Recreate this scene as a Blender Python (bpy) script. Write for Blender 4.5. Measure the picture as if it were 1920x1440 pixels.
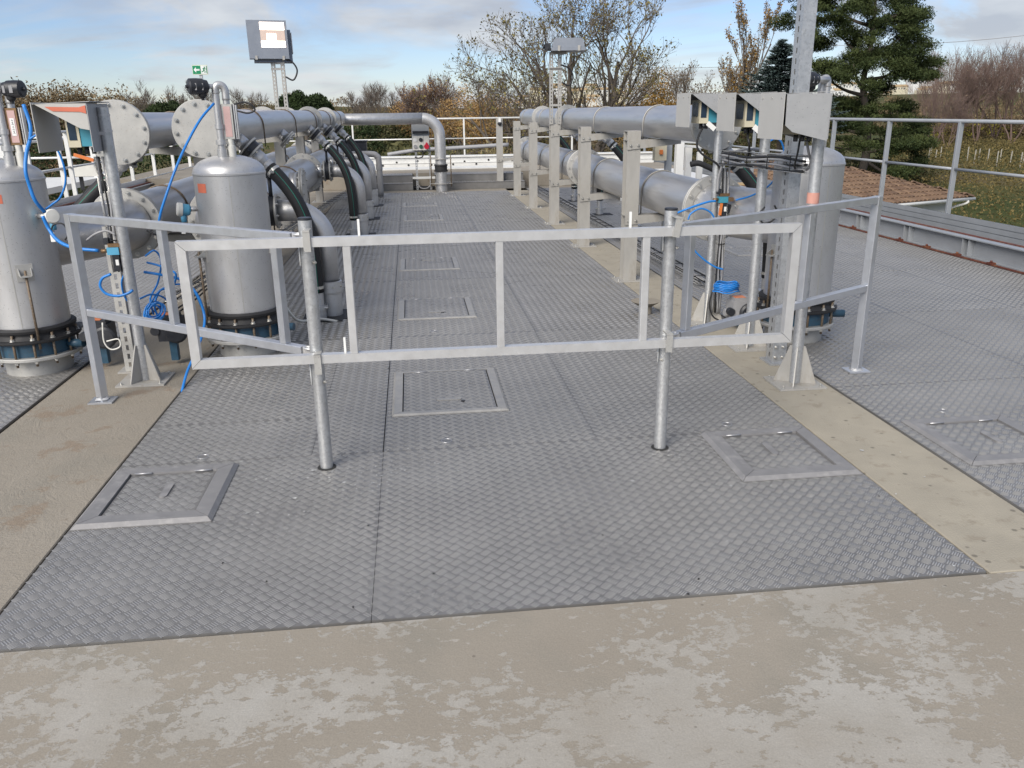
import bpy, math, random
import numpy as np
from mathutils import Vector, Matrix, Quaternion
for o in list(bpy.data.objects): bpy.data.objects.remove(o)
random.seed(7); RNG = np.random.default_rng(7)
R = math.radians
scene = bpy.context.scene
COL = scene.collection
# ------------------------------------------------------------------ camera
PITCH, YAW, ROLL, FPX, EYE = 0.3210, 0.1150, -0.0130, 1540.0, 1.65
def cam_axes():
    cy, sy, cp, sp = math.cos(YAW), math.sin(YAW), math.cos(PITCH), math.sin(PITCH)
    f0, r0, u0 = Vector((sy, cy, 0)), Vector((cy, -sy, 0)), Vector((0, 0, 1))
    f = f0*cp - u0*sp; u = u0*cp + f0*sp
    cr, sr = math.cos(ROLL), math.sin(ROLL)
    return r0*cr + u*sr, u*cr - r0*sr, f
CR, CU, CF = cam_axes()
cam_data = bpy.data.cameras.new('camera'); cam = bpy.data.objects.new('camera', cam_data); COL.objects.link(cam)
cam_data.sensor_width = 36.0; cam_data.sensor_fit = 'HORIZONTAL'; cam_data.lens = FPX/1920*36
cam_data.clip_start = 0.05; cam_data.clip_end = 12000
m = Matrix.Identity(4)
for i in range(3):
    m[i][0] = CR[i]; m[i][1] = CU[i]; m[i][2] = -CF[i]
m[2][3] = EYE
cam.matrix_world = m; scene.camera = cam
def at(x, y, Y):
    """world point at depth Y seen at photo position x, y (survey of the photograph)"""
    d = CR*((x-960)/FPX) - CU*((y-720)/FPX) + CF
    return Vector((0, 0, EYE)) + d*(Y/d.y)
def atz(x, y, z):
    d = CR*((x-960)/FPX) - CU*((y-720)/FPX) + CF
    return Vector((0, 0, EYE)) + d*((z-EYE)/d.z)
# ------------------------------------------------------------------ world, sun, exposure
SUN_EL, SUN_AZ = R(36), R(-142)          # azimuth measured from +Y towards +X
world = bpy.data.worlds.new('World'); scene.world = world; world.use_nodes = True
wn, wl = world.node_tree.nodes, world.node_tree.links
wn.clear()
w_out = wn.new('ShaderNodeOutputWorld'); w_bg = wn.new('ShaderNodeBackground')
sky = wn.new('ShaderNodeTexSky'); sky.sky_type = 'NISHITA'; sky.sun_disc = False
sky.sun_elevation = SUN_EL; sky.sun_rotation = SUN_AZ; sky.altitude = 50; sky.air_density = 1.0; sky.dust_density = 0.15; sky.ozone_density = 1.2
tc = wn.new('ShaderNodeTexCoord'); sep = wn.new('ShaderNodeSeparateXYZ'); wl.new(tc.outputs['Generated'], sep.inputs[0])
def wmath(op, a, b=None, c=None):
    n = wn.new('ShaderNodeMath'); n.operation = op
    for i, v in enumerate((a, b, c)):
        if v is None: continue
        if isinstance(v, (int, float)): n.inputs[i].default_value = v
        else: wl.new(v, n.inputs[i])
    return n.outputs[0]
zc = wmath('MAXIMUM', sep.outputs['Z'], 0.0)
den = wmath('ADD', zc, 0.20)
cu_ = wmath('DIVIDE', sep.outputs['X'], den); cv_ = wmath('DIVIDE', sep.outputs['Y'], den)
comb = wn.new('ShaderNodeCombineXYZ'); wl.new(cu_, comb.inputs[0]); wl.new(cv_, comb.inputs[1]); comb.inputs[2].default_value = 3.7
nz1 = wn.new('ShaderNodeTexNoise'); nz1.inputs['Scale'].default_value = 0.95; nz1.inputs['Detail'].default_value = 6; nz1.inputs['Roughness'].default_value = 0.60; nz1.inputs['Distortion'].default_value = 0.6
wl.new(comb.outputs[0], nz1.inputs['Vector'])
rampc = wn.new('ShaderNodeValToRGB'); rampc.color_ramp.elements[0].position = 0.42; rampc.color_ramp.elements[0].color = (0, 0, 0, 1); rampc.color_ramp.elements[1].position = 0.57; rampc.color_ramp.elements[1].color = (1, 1, 1, 1)
wl.new(nz1.outputs['Fac'], rampc.inputs[0])
nz2 = wn.new('ShaderNodeTexNoise'); nz2.inputs['Scale'].default_value = 2.6; nz2.inputs['Detail'].default_value = 4
wl.new(comb.outputs[0], nz2.inputs['Vector'])
cloudcol = wn.new('ShaderNodeValToRGB')
cloudcol.color_ramp.elements[0].position = 0.36; cloudcol.color_ramp.elements[0].color = (4.2, 4.4, 4.85, 1)
cloudcol.color_ramp.elements[1].position = 0.66; cloudcol.color_ramp.elements[1].color = (6.2, 6.35, 6.5, 1)
wl.new(nz2.outputs['Fac'], cloudcol.inputs[0])
skyb = wn.new('ShaderNodeVectorMath'); skyb.operation = 'MULTIPLY'; skyb.inputs[1].default_value = (0.73, 0.81, 1.06)
wl.new(sky.outputs[0], skyb.inputs[0])
mixc = wn.new('ShaderNodeMixRGB'); wl.new(wmath('MULTIPLY', rampc.outputs[0], 0.86), mixc.inputs[0]); wl.new(skyb.outputs[0], mixc.inputs[1]); wl.new(cloudcol.outputs[0], mixc.inputs[2])
wl.new(mixc.outputs[0], w_bg.inputs[0]); w_bg.inputs[1].default_value = 0.055
wl.new(w_bg.outputs[0], w_out.inputs[0])
sun_d = bpy.data.lights.new('sun', 'SUN'); sun_d.energy = 2.0; sun_d.angle = R(40); sun_d.color = (1.0, 0.94, 0.85)
sun = bpy.data.objects.new('sun', sun_d); COL.objects.link(sun)
sd = Vector((math.sin(SUN_AZ)*math.cos(SUN_EL), math.cos(SUN_AZ)*math.cos(SUN_EL), math.sin(SUN_EL)))
sun.rotation_euler = sd.to_track_quat('Z', 'Y').to_euler(); sun.location = (0, 0, 30)
vs = scene.view_settings; vs.view_transform = 'Standard'; vs.look = 'None'; vs.exposure = 1.10; vs.gamma = 1.0; vs.use_curve_mapping = False
scene.render.engine = 'CYCLES'
cy_ = scene.cycles; cy_.max_bounces = 4; cy_.diffuse_bounces = 2; cy_.glossy_bounces = 2; cy_.transmission_bounces = 2; cy_.caustics_reflective = False; cy_.caustics_refractive = False
# ------------------------------------------------------------------ materials
MATS = {}
def mat(name, col, rough=0.5, metal=0.0, var=0.12, scale=6.0, col2=None, c2lo=0.5, c2hi=0.65, c2scale=14.0, bump=0.0, bscale=60.0, rvar=0.1, emit=None, spec=0.5, attr=None, stretch=None, spots=None):
    """principled material: base colour with noise variation, an optional second colour in patches, fine relief"""
    mt = bpy.data.materials.new(name); mt.use_nodes = True; MATS[name] = mt
    n, l = mt.node_tree.nodes, mt.node_tree.links
    b = n['Principled BSDF']
    b.inputs['Metallic'].default_value = metal; b.inputs['Roughness'].default_value = rough
    b.inputs['Specular IOR Level'].default_value = spec
    t = n.new('ShaderNodeTexCoord'); vec = t.outputs['Object']
    if stretch:
        mp = n.new('ShaderNodeMapping'); mp.inputs['Scale'].default_value = stretch; l.new(vec, mp.inputs[0]); vec = mp.outputs[0]
    nz = n.new('ShaderNodeTexNoise'); nz.inputs['Scale'].default_value = scale; nz.inputs['Detail'].default_value = 6; nz.inputs['Roughness'].default_value = 0.62; l.new(vec, nz.inputs['Vector'])
    mr = n.new('ShaderNodeMapRange'); mr.inputs['From Min'].default_value = 0.25; mr.inputs['From Max'].default_value = 0.75; mr.inputs['To Min'].default_value = 1-var; mr.inputs['To Max'].default_value = 1+var; l.new(nz.outputs['Fac'], mr.inputs[0])
    vm = n.new('ShaderNodeVectorMath'); vm.operation = 'MULTIPLY'; vm.inputs[0].default_value = col; l.new(mr.outputs[0], vm.inputs[1])
    outc = vm.outputs[0]
    if attr:
        at_ = n.new('ShaderNodeAttribute'); at_.attribute_name = attr
        r_ = n.new('ShaderNodeMixRGB'); r_.inputs[1].default_value = (*col, 1); r_.inputs[2].default_value = (*(col2 or col), 1); l.new(at_.outputs['Fac'], r_.inputs[0])
        v2 = n.new('ShaderNodeVectorMath'); v2.operation = 'MULTIPLY'; l.new(r_.outputs[0], v2.inputs[0]); l.new(mr.outputs[0], v2.inputs[1]); outc = v2.outputs[0]
    elif col2:
        nz_ = n.new('ShaderNodeTexNoise'); nz_.inputs['Scale'].default_value = c2scale; nz_.inputs['Detail'].default_value = 8; nz_.inputs['Roughness'].default_value = 0.65; l.new(vec, nz_.inputs['Vector'])
        m2 = n.new('ShaderNodeMapRange'); m2.inputs['From Min'].default_value = c2lo; m2.inputs['From Max'].default_value = c2hi; l.new(nz_.outputs['Fac'], m2.inputs[0])
        mx = n.new('ShaderNodeMixRGB'); l.new(m2.outputs[0], mx.inputs[0]); l.new(outc, mx.inputs[1]); mx.inputs[2].default_value = (*col2, 1); outc = mx.outputs[0]
    if spots:      # small dark specks (dirt)
        vo = n.new('ShaderNodeTexVoronoi'); vo.inputs['Scale'].default_value = spots; l.new(t.outputs['Object'], vo.inputs['Vector'])
        m3 = n.new('ShaderNodeMapRange'); m3.inputs['From Min'].default_value = 0.09; m3.inputs['From Max'].default_value = 0.15; m3.inputs['To Min'].default_value = 0.55; l.new(vo.outputs['Distance'], m3.inputs[0])
        v3 = n.new('ShaderNodeVectorMath'); v3.operation = 'MULTIPLY'; l.new(outc, v3.inputs[0]); l.new(m3.outputs[0], v3.inputs[1]); outc = v3.outputs[0]
    l.new(outc, b.inputs['Base Color'])
    if rvar:
        m4 = n.new('ShaderNodeMapRange'); m4.inputs['From Min'].default_value = 0.3; m4.inputs['From Max'].default_value = 0.7; m4.inputs['To Min'].default_value = max(0.02, rough-rvar); m4.inputs['To Max'].default_value = min(1, rough+rvar); l.new(nz.outputs['Fac'], m4.inputs[0]); l.new(m4.outputs[0], b.inputs['Roughness'])
    if bump:
        nb = n.new('ShaderNodeTexNoise'); nb.inputs['Scale'].default_value = bscale; nb.inputs['Detail'].default_value = 5; l.new(vec, nb.inputs['Vector'])
        bp = n.new('ShaderNodeBump'); bp.inputs['Strength'].default_value = bump; bp.inputs['Distance'].default_value = 0.01; l.new(nb.outputs['Fac'], bp.inputs['Height']); l.new(bp.outputs[0], b.inputs['Normal'])
    if emit:
        b.inputs['Emission Color'].default_value = (*emit[0], 1); b.inputs['Emission Strength'].default_value = emit[1]
    return mt
mat('steel', (.58, .58, .585), .44, .72, .09, 3.0, col2=(.40, .39, .375), c2lo=.50, c2hi=.82, c2scale=6, rvar=.09, stretch=(1, 1, .45), spots=55)
mat('steel_pipe', (.58, .58, .585), .41, .78, .08, 2.5, col2=(.44, .43, .42), c2lo=.5, c2hi=.8, c2scale=3, rvar=.08, stretch=(6, .5, 6))
mat('steel_pale', (.49, .483, .46), .50, .45, .10, 9.0, col2=(.45, .43, .40), c2lo=.55, c2hi=.75, c2scale=22, rvar=.08, spots=60)
mat('column_steel', (.425, .413, .388), .55, .25, .16, 7.0, col2=(.28, .25, .205), c2lo=.52, c2hi=.74, c2scale=7, rvar=.08, stretch=(1, 1, .35))
mat('aluminium', (.66, .66, .66), .40, .55, .06, 18.0, col2=(.60, .60, .60), c2lo=.55, c2hi=.8, c2scale=40, rvar=.06)
mat('aluminium_wing', (.60, .62, .66), .34, .70, .06, 18.0, rvar=.06)
mat('galvanised', (.54, .55, .56), .40, .65, .12, 30.0, col2=(.42, .43, .44), c2lo=.5, c2hi=.65, c2scale=70, rvar=.08)
mat('fence_grey', (.36, .38, .405), .45, .35, .05, 5.0)
mat('white_alu', (.74, .74, .72), .5, .1, .06, 4.0, col2=(.6, .59, .56), c2lo=.58, c2hi=.8, c2scale=5)
mat('plate', (.215, .21, .205), .46, .40, .11, 9.0, col2=(.30, .293, .284), c2lo=.46, c2hi=.72, c2scale=1.3, rvar=.07)
mat('tread_worn', (.50, .488, .47), .30, .62, .12, 2.2, rvar=.06)
mat('plate_edge', (.40, .40, .41), .40, .6, .10, 12.0, col2=(.33, .33, .35), c2lo=.5, c2hi=.7, c2scale=20)
mat('hatch_frame', (.265, .26, .262), .58, .3, .14, 14.0, col2=(.36, .35, .345), c2lo=.52, c2hi=.7, c2scale=18)
mat('hatch_pale', (.37, .36, .342), .52, .3, .14, 14.0, col2=(.32, .31, .30), c2lo=.5, c2hi=.7, c2scale=20)
mat('bolt_steel', (.62, .61, .58), .32, .85, .15, 40.0)
mat('rust_rod', (.17, .125, .085), .6, .4, .25, 40.0, col2=(.25, .22, .18), c2scale=60)
mat('rubber', (.018, .018, .02), .62, 0, .25, 12.0, col2=(.05, .05, .05), c2lo=.6, c2hi=.8)
mat('black_plastic', (.022, .024, .030), .42, 0, .2, 20.0)
mat('dark_gap', (.03, .03, .03), .9, 0, .2, 10.0)
mat('stripe_green', (.02, .22, .16), .5)
mat('blue_hose', (.02, .21, .62), .35, 0, .08)
mat('blue_cast', (.032, .085, .135), .45, 0, .25, 14.0, col2=(.06, .07, .08), c2lo=.55, c2hi=.7, c2scale=20)
mat('teal', (.06, .30, .40), .45, 0, .1)
mat('sensor_blue', (.10, .36, .55), .4, 0, .1)
mat('cream', (.62, .57, .43), .55, 0, .08)
mat('offwhite', (.72, .71, .66), .5, 0, .06)
mat('pink_glass', (.62, .42, .40), .25, 0, .05, spec=.6)
mat('orange_tape', (.62, .17, .10), .6, 0, .12, 20.0)
mat('salmon_tape', (.60, .30, .24), .6, 0, .12, 20.0)
mat('orange_plastic', (.68, .20, .05), .45, 0, .1)
mat('hood_grey', (.38, .385, .39), .5, .15, .06, 20.0, spots=60)
mat('hood_plate', (.50, .49, .465), .5, .1, .04, 10.0)
mat('lamp_grey', (.25, .275, .32), .5, .2, .06, 10.0)
mat('lamp_glow', (.9, .8, .7), .3, 0, .0, emit=((1.0, .84, .72), 2.2), rvar=0)
mat('lamp_reflector', (.34, .26, .22), .35, .1, .45, 30.0, stretch=(6, 6, .6), emit=((1.0, .78, .66), .22), rvar=0)
mat('sign_green', (.0, .24, .10), .45); mat('sign_white', (.80, .82, .80), .45); mat('sign_frame', (.62, .66, .55), .5)
mat('red_socket', (.55, .02, .05), .4); mat('green_socket', (.02, .10, .06), .4)
mat('screen', (.03, .05, .08), .15, 0, .1)
mat('red_brown', (.12, .035, .022), .7, .1, .3, 8.0, col2=(.22, .09, .04), c2scale=12)
mat('brass', (.24, .15, .08), .5, .6, .2, 30)
mat('cable_black', (.02, .02, .022), .5); mat('cable_grey', (.32, .32, .33), .5)
mat('wood', (.42, .30, .16), .7, 0, .2, 10)
mat('stake_wood', (.40, .38, .33), .8, 0, .15)
mat('swarf', (.66, .66, .64), .4, .3, .1)
mat('white_tag', (.85, .85, .83), .5, 0, .02)
mat('wall_white', (.72, .72, .70), .8, 0, .05, 2.0)
mat('roof_tile', (.125, .075, .048), .9, 0, .35, 3.0, attr='tone', col2=(.20, .128, .08))
mat('bark', (.115, .095, .078), .9, 0, .25, 3.0); mat('bark_grey', (.15, .125, .105), .9, 0, .25, 3.0)
mat('bark_reddish', (.15, .103, .088), .9, 0, .25, 3.0)
for nm, a, b_ in (('leaf_pine', (.018, .034, .011), (.078, .096, .030)), ('leaf_olive', (.085, .075, .024), (.24, .20, .07)), ('leaf_gold', (.14, .085, .022), (.34, .20, .05)),
                  ('leaf_orange', (.19, .115, .045), (.42, .27, .115)), ('leaf_blue', (.035, .060, .058), (.115, .155, .145)), ('leaf_dark', (.012, .022, .008), (.045, .07, .022)),
                  ('leaf_yellow', (.12, .13, .02), (.42, .36, .05)), ('leaf_brown', (.095, .070, .040), (.26, .19, .105)), ('leaf_hedge', (.025, .035, .014), (.13, .12, .05)),
                  ('leaf_vine', (.045, .045, .018), (.20, .15, .055)), ('leaf_tan', (.13, .105, .05), (.30, .25, .13))):
    mat(nm, a, .75, 0, .12, 2.0, attr='tone', col2=b_, rvar=0, spec=.25)

def node_mat(name):
    mt = bpy.data.materials.new(name); mt.use_nodes = True; MATS[name] = mt
    return mt, mt.node_tree.nodes, mt.node_tree.links, mt.node_tree.nodes['Principled BSDF']
def concrete(name, worn):
    mt, n, l, b = node_mat(name)
    t = n.new('ShaderNodeTexCoord'); vec = t.outputs['Object']
    def noise(sc, det=8, ro=.62, dist=0, st=None, off=0):
        mp = n.new('ShaderNodeMapping'); mp.inputs['Scale'].default_value = st or (1, 1, 1); mp.inputs['Location'].default_value = (off, off*.7, 0); l.new(vec, mp.inputs[0])
        z = n.new('ShaderNodeTexNoise'); z.inputs['Scale'].default_value = sc; z.inputs['Detail'].default_value = det; z.inputs['Roughness'].default_value = ro; z.inputs['Distortion'].default_value = dist; l.new(mp.outputs[0], z.inputs['Vector']); return z.outputs['Fac']
    def rng(v, a, c, lo=0, hi=1):
        q = n.new('ShaderNodeMapRange'); q.inputs['From Min'].default_value = a; q.inputs['From Max'].default_value = c; q.inputs['To Min'].default_value = lo; q.inputs['To Max'].default_value = hi; l.new(v, q.inputs[0]); return q.outputs[0]
    def mix(f, a, c, mode='MIX'):
        q = n.new('ShaderNodeMixRGB'); q.blend_type = mode
        for i, v in ((0, f), (1, a), (2, c)):
            if isinstance(v, tuple): q.inputs[i].default_value = (*v, 1)
            elif isinstance(v, float): q.inputs[i].default_value = v
            else: l.new(v, q.inputs[i])
        return q.outputs[0]
    def mth(op, a, c):
        q = n.new('ShaderNodeMath'); q.operation = op
        for i, v in ((0, a), (1, c)):
            if isinstance(v, (float, int)): q.inputs[i].default_value = v
            else: l.new(v, q.inputs[i])
        return q.outputs[0]
    base = mix(rng(noise(1.1, 5, .55), .35, .65), (.280, .248, .203), (.318, .285, .237))
    base = mix(rng(noise(2.3, 6, .6, off=5), .50, .72), base, (.262, .240, .200))
    grain = rng(noise(170, 3, .7), .25, .75, .86, 1.12)
    if worn:
        a = noise(1.3, 8, .67, .35, (1, 1.25, 1), 3.0)
        c = noise(20.0, 6, .72, .2, (1, 1.3, 1), 1.0)
        d = mth('ADD', a, mth('MULTIPLY', mth('SUBTRACT', c, .5), .62))
        patch = mth('MULTIPLY', rng(d, .508, .532), rng(noise(2.2, 5, .6, off=13), .32, .66, .35, 1.0))
        base = mix(patch, base, mix(rng(noise(5, 6), .35, .65), (.365, .346, .310), (.405, .387, .352)))
        e = noise(14, 6, .7, .4, (.6, 1.6, 1), 9.0); base = mix(mth('MULTIPLY', rng(e, .635, .65), .8), base, (.40, .37, .33))
        st = rng(noise(.55, 4, .5, off=8), .56, .76); base = mix(mth('MULTIPLY', st, .35), base, (.20, .15, .10))
        base = mix(rng(noise(3.1, 2, .4, off=17), .735, .76), base, (.20, .155, .12))
        h = mth('ADD', mth('MULTIPLY', patch, .25), mth('MULTIPLY', noise(55, 6), .5))
    else:
        sw = noise(6.0, 7, .7, 3.0, (1.3, .8, 1), 4.0)
        base = mix(rng(noise(3, 8, .7), .56, .62), base, (.265, .215, .165))
        base = mix(mth('MULTIPLY', rng(noise(22, 6, .7, off=2), .60, .68), .5), base, (.20, .16, .12))
        h = mth('ADD', mth('MULTIPLY', sw, 1.2), mth('MULTIPLY', noise(90, 5), .6))
    vo = n.new('ShaderNodeTexVoronoi'); vo.inputs['Scale'].default_value = 7.0; l.new(vec, vo.inputs['Vector'])
    base = mix(rng(vo.outputs['Distance'], .03, .05, .45, 0), base, (.09, .075, .06))
    q = n.new('ShaderNodeVectorMath'); q.operation = 'MULTIPLY'; l.new(base, q.inputs[0]); l.new(grain, q.inputs[1])
    l.new(q.outputs[0], b.inputs['Base Color']); b.inputs['Roughness'].default_value = .82; b.inputs['Specular IOR Level'].default_value = .3
    bp = n.new('ShaderNodeBump'); bp.inputs['Strength'].default_value = .5; bp.inputs['Distance'].default_value = .006 if worn else .012; l.new(h, bp.inputs['Height']); l.new(bp.outputs[0], b.inputs['Normal'])
concrete('concrete_worn', True); concrete('concrete_sand', False)
mat('concrete_plain', (.345, .312, .25), .85, 0, .12, 4.0, col2=(.285, .25, .195), c2lo=.56, c2hi=.66, c2scale=9, bump=.35, bscale=120, spots=11)
# ------------------------------------------------------------------ mesh helpers
class MB:
    def __init__(s): s.v = []; s.f = []; s.sm = []
    def add(s, vs_, fs, smooth=False):
        k = len(s.v); s.v.extend([tuple(p) for p in vs_]); s.f.extend([tuple(i+k for i in f) for f in fs]); s.sm.extend([smooth]*len(fs)); return s
    def box(s, lo, hi, rot=None, c=None):
        x0, y0, z0 = lo; x1, y1, z1 = hi
        P = [(x0, y0, z0), (x1, y0, z0), (x1, y1, z0), (x0, y1, z0), (x0, y0, z1), (x1, y0, z1), (x1, y1, z1), (x0, y1, z1)]
        if rot is not None:
            c = Vector(c) if c is not None else Vector(((x0+x1)/2, (y0+y1)/2, (z0+z1)/2)); P = [c + rot@(Vector(p)-c) for p in P]
        return s.add(P, [(0, 3, 2, 1), (4, 5, 6, 7), (0, 1, 5, 4), (1, 2, 6, 5), (2, 3, 7, 6), (3, 0, 4, 7)])
    def cbox(s, c, size, rot=None):
        c = Vector(c); h = Vector(size)/2; return s.box(c-h, c+h, rot)
    def prism(s, pts, off):
        """polygon pts (3d) extruded by vector off"""
        n = len(pts); o = Vector(off); P = [Vector(p) for p in pts] + [Vector(p)+o for p in pts]
        return s.add(P, [tuple(range(n-1, -1, -1)), tuple(range(n, 2*n))] + [(i, (i+1) % n, n+(i+1) % n, n+i) for i in range(n)])
    def rings(s, rings_, close=True, caps=True, smooth=True):
        k = len(s.v); n = len(rings_[0])
        for r_ in rings_: s.v.extend([tuple(p) for p in r_])
        F = []
        for j in range(len(rings_)-1):
            for i in range(n if close else n-1):
                i2 = (i+1) % n; F.append((k+j*n+i, k+j*n+i2, k+(j+1)*n+i2, k+(j+1)*n+i))
        s.f.extend(F); s.sm.extend([smooth]*len(F))
        if caps:
            s.f.append(tuple(k+i for i in range(n-1, -1, -1))); e = k+(len(rings_)-1)*n; s.f.append(tuple(e+i for i in range(n))); s.sm.extend([False, False])
        return s
    def cyl(s, p, q, r, r2=None, seg=20, caps=True, smooth=True):
        p, q = Vector(p), Vector(q); d = (q-p).normalized(); a = d.orthogonal().normalized(); b = d.cross(a); r2 = r if r2 is None else r2
        c = [(math.cos(2*math.pi*i/seg), math.sin(2*math.pi*i/seg)) for i in range(seg)]
        return s.rings([[p+(a*x+b*y)*r for x, y in c], [q+(a*x+b*y)*r2 for x, y in c]], True, caps, smooth)
    def lathe(s, p, d, prof, seg=28, smooth=True, crease=True):
        """prof: list of (t along d, radius)"""
        p, d = Vector(p), Vector(d).normalized(); a = d.orthogonal().normalized(); b = d.cross(a)
        c = [(math.cos(2*math.pi*i/seg), math.sin(2*math.pi*i/seg)) for i in range(seg)]
        if crease:
            for (t0, r0), (t1, r1) in zip(prof, prof[1:]): s.rings([[p+d*t0+(a*x+b*y)*r0 for x, y in c], [p+d*t1+(a*x+b*y)*r1 for x, y in c]], True, False, smooth)
        else: s.rings([[p+d*t+(a*x+b*y)*r_ for x, y in c] for t, r_ in prof], True, False, smooth)
        return s
    def tube(s, pts, r, seg=10, caps=True, smooth=True):
        pts = [Vector(p) for p in pts]; n = len(pts); rr = r if isinstance(r, (list, tuple)) else [r]*n
        T = [(pts[min(i+1, n-1)]-pts[max(i-1, 0)]).normalized() for i in range(n)]
        a = T[0].orthogonal().normalized(); out = []
        for i in range(n):
            a = (a - T[i]*a.dot(T[i])); a = a.normalized() if a.length > 1e-6 else T[i].orthogonal().normalized(); b = T[i].cross(a)
            out.append([pts[i]+(a*math.cos(2*math.pi*k/seg)+b*math.sin(2*math.pi*k/seg))*rr[i] for k in range(seg)])
        return s.rings(out, True, caps, smooth)
    def bar(s, p, q, w, h, up=(0, 0, 1), ch=.003):
        """rectangular hollow section look: w across, h along up, chamfered edges"""
        p, q = Vector(p), Vector(q); d = (q-p).normalized(); u = Vector(up); u = (u-d*u.dot(d)).normalized(); a = d.cross(u)
        w, h = w/2, h/2; c = ch
        sec = [(-w+c, -h), (w-c, -h), (w, -h+c), (w, h-c), (w-c, h), (-w+c, h), (-w, h-c), (-w, -h+c)]
        return s.rings([[p+a*x+u*y for x, y in sec], [q+a*x+u*y for x, y in sec]], True, True, False)
    def mesh(s, name, off=Vector((0, 0, 0))):
        me = bpy.data.meshes.new(name); o = off
        me.from_pydata([(x-o[0], y-o[1], z-o[2]) for x, y, z in s.v], [], s.f)
        if any(s.sm): me.polygons.foreach_set('use_smooth', s.sm)
        me.update(); return me
OFF = {}
def setp(o, label=None, cat=None, group=None, kind=None):
    if label: o['label'] = label
    if cat: o['category'] = cat
    if group: o['group'] = group
    if kind: o['kind'] = kind
    return o
def thing(name, label, cat, loc=(0, 0, 0), group=None):
    o = bpy.data.objects.new(name, None); COL.objects.link(o); o.location = loc; o.empty_display_size = .1
    OFF[o] = Vector(loc); return setp(o, label, cat, group)
def part(name, mb, mt, parent=None, label=None, kind=None):
    off = OFF.get(parent, Vector((0, 0, 0)))
    me = mb if isinstance(mb, bpy.types.Mesh) else mb.mesh(name, off)
    o = bpy.data.objects.new(name, me); COL.objects.link(o)
    if mt: me.materials.clear(); me.materials.append(MATS[mt])
    if parent: o.parent = parent
    OFF[o] = off
    return setp(o, label, None, None, kind)
def solo(name, mb, mt, label, cat, loc=(0, 0, 0), group=None, kind=None):
    me = mb.mesh(name, Vector(loc)); me.materials.append(MATS[mt]); o = bpy.data.objects.new(name, me); COL.objects.link(o); o.location = loc
    OFF[o] = Vector(loc); return setp(o, label, cat, group, kind)
def kids(o): return [c for c in bpy.data.objects if c.parent == o]
def copy_tree(o, parent=None):
    c = o.copy(); COL.objects.link(c); c.parent = parent
    for k in CH.get(o, kids(o)): copy_tree(k, c)
    return c
CH = {}
def clone(o, loc, label, group=None, rz=None):
    c = copy_tree(o); c.location = loc; c['label'] = label
    if group: c['group'] = group
    if rz is not None: c.rotation_euler.z = rz
    return c
_bolt = MB(); _bolt.lathe((0, 0, 0), (0, 0, 1), [(0, .0), (0, 1.15), (.18, 1.15), (.18, 0)], 12)
_bolt.cyl((0, 0, .18), (0, 0, .95), .82, seg=6, smooth=False); _bolt.cyl((0, 0, .95), (0, 0, 1.45), .45, seg=8)
BOLT = _bolt.mesh('bolt'); BOLT.materials.append(MATS['bolt_steel'])
def bolt(parent, p, d, r, name='bolt'):
    o = bpy.data.objects.new(name, BOLT); COL.objects.link(o); o.parent = parent; o.location = Vector(p)-OFF[parent]
    o.rotation_mode = 'QUATERNION'; o.rotation_quaternion = Vector(d).normalized().to_track_quat('Z', 'Y'); o.scale = (r, r, r); OFF[o] = OFF[parent]; return o
def bez(p0, p1, p2, p3, n=16):
    p0, p1, p2, p3 = map(Vector, (p0, p1, p2, p3)); return [p0*(1-t)**3 + p1*3*t*(1-t)**2 + p2*3*t*t*(1-t) + p3*t**3 for t in [i/n for i in range(n+1)]]
def spline(pts, n=8):
    """Catmull-Rom through pts"""
    P = [Vector(p) for p in pts]; P = [P[0]*2-P[1]] + P + [P[-1]*2-P[-2]]; out = []
    for i in range(1, len(P)-2):
        for k in range(n):
            t = k/n; a, b, c, d = P[i-1:i+3]
            out.append(.5*((2*b)+(c-a)*t+(2*a-5*b+4*c-d)*t*t+(3*b-a-3*c+d)*t**3))
    return out+[P[-2]]
X_, Y_, Z_ = Vector((1, 0, 0)), Vector((0, 1, 0)), Vector((0, 0, 1))
# ================================================================== setting: ground, deck, plates
def ground_mat():
    mt, n, l, b = node_mat('ground')
    t = n.new('ShaderNodeTexCoord'); g = n.new('ShaderNodeNewGeometry')
    nz = n.new('ShaderNodeTexNoise'); nz.inputs['Scale'].default_value = .035; nz.inputs['Detail'].default_value = 9; nz.inputs['Roughness'].default_value = .65; l.new(g.outputs['Position'], nz.inputs['Vector'])
    n2 = n.new('ShaderNodeTexNoise'); n2.inputs['Scale'].default_value = 1.3; n2.inputs['Detail'].default_value = 8; n2.inputs['Roughness'].default_value = .75; l.new(g.outputs['Position'], n2.inputs['Vector'])
    r1 = n.new('ShaderNodeValToRGB'); e = r1.color_ramp.elements; e[0].position = .36; e[0].color = (.050, .062, .020, 1); e[1].position = .64; e[1].color = (.135, .098, .055, 1)
    x = e.new(.5); x.color = (.085, .082, .030, 1); l.new(nz.outputs['Fac'], r1.inputs[0])
    r2 = n.new('ShaderNodeMapRange'); r2.inputs['From Min'].default_value = .3; r2.inputs['From Max'].default_value = .7; r2.inputs['To Min'].default_value = .6; r2.inputs['To Max'].default_value = 1.4; l.new(n2.outputs['Fac'], r2.inputs[0])
    v = n.new('ShaderNodeVectorMath'); v.operation = 'MULTIPLY'; l.new(r1.outputs[0], v.inputs[0]); l.new(r2.outputs[0], v.inputs[1]); l.new(v.outputs[0], b.inputs['Base Color']); b.inputs['Roughness'].default_value = .95; b.inputs['Specular IOR Level'].default_value = .1
ground_mat()
GZ = -4.0
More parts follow.
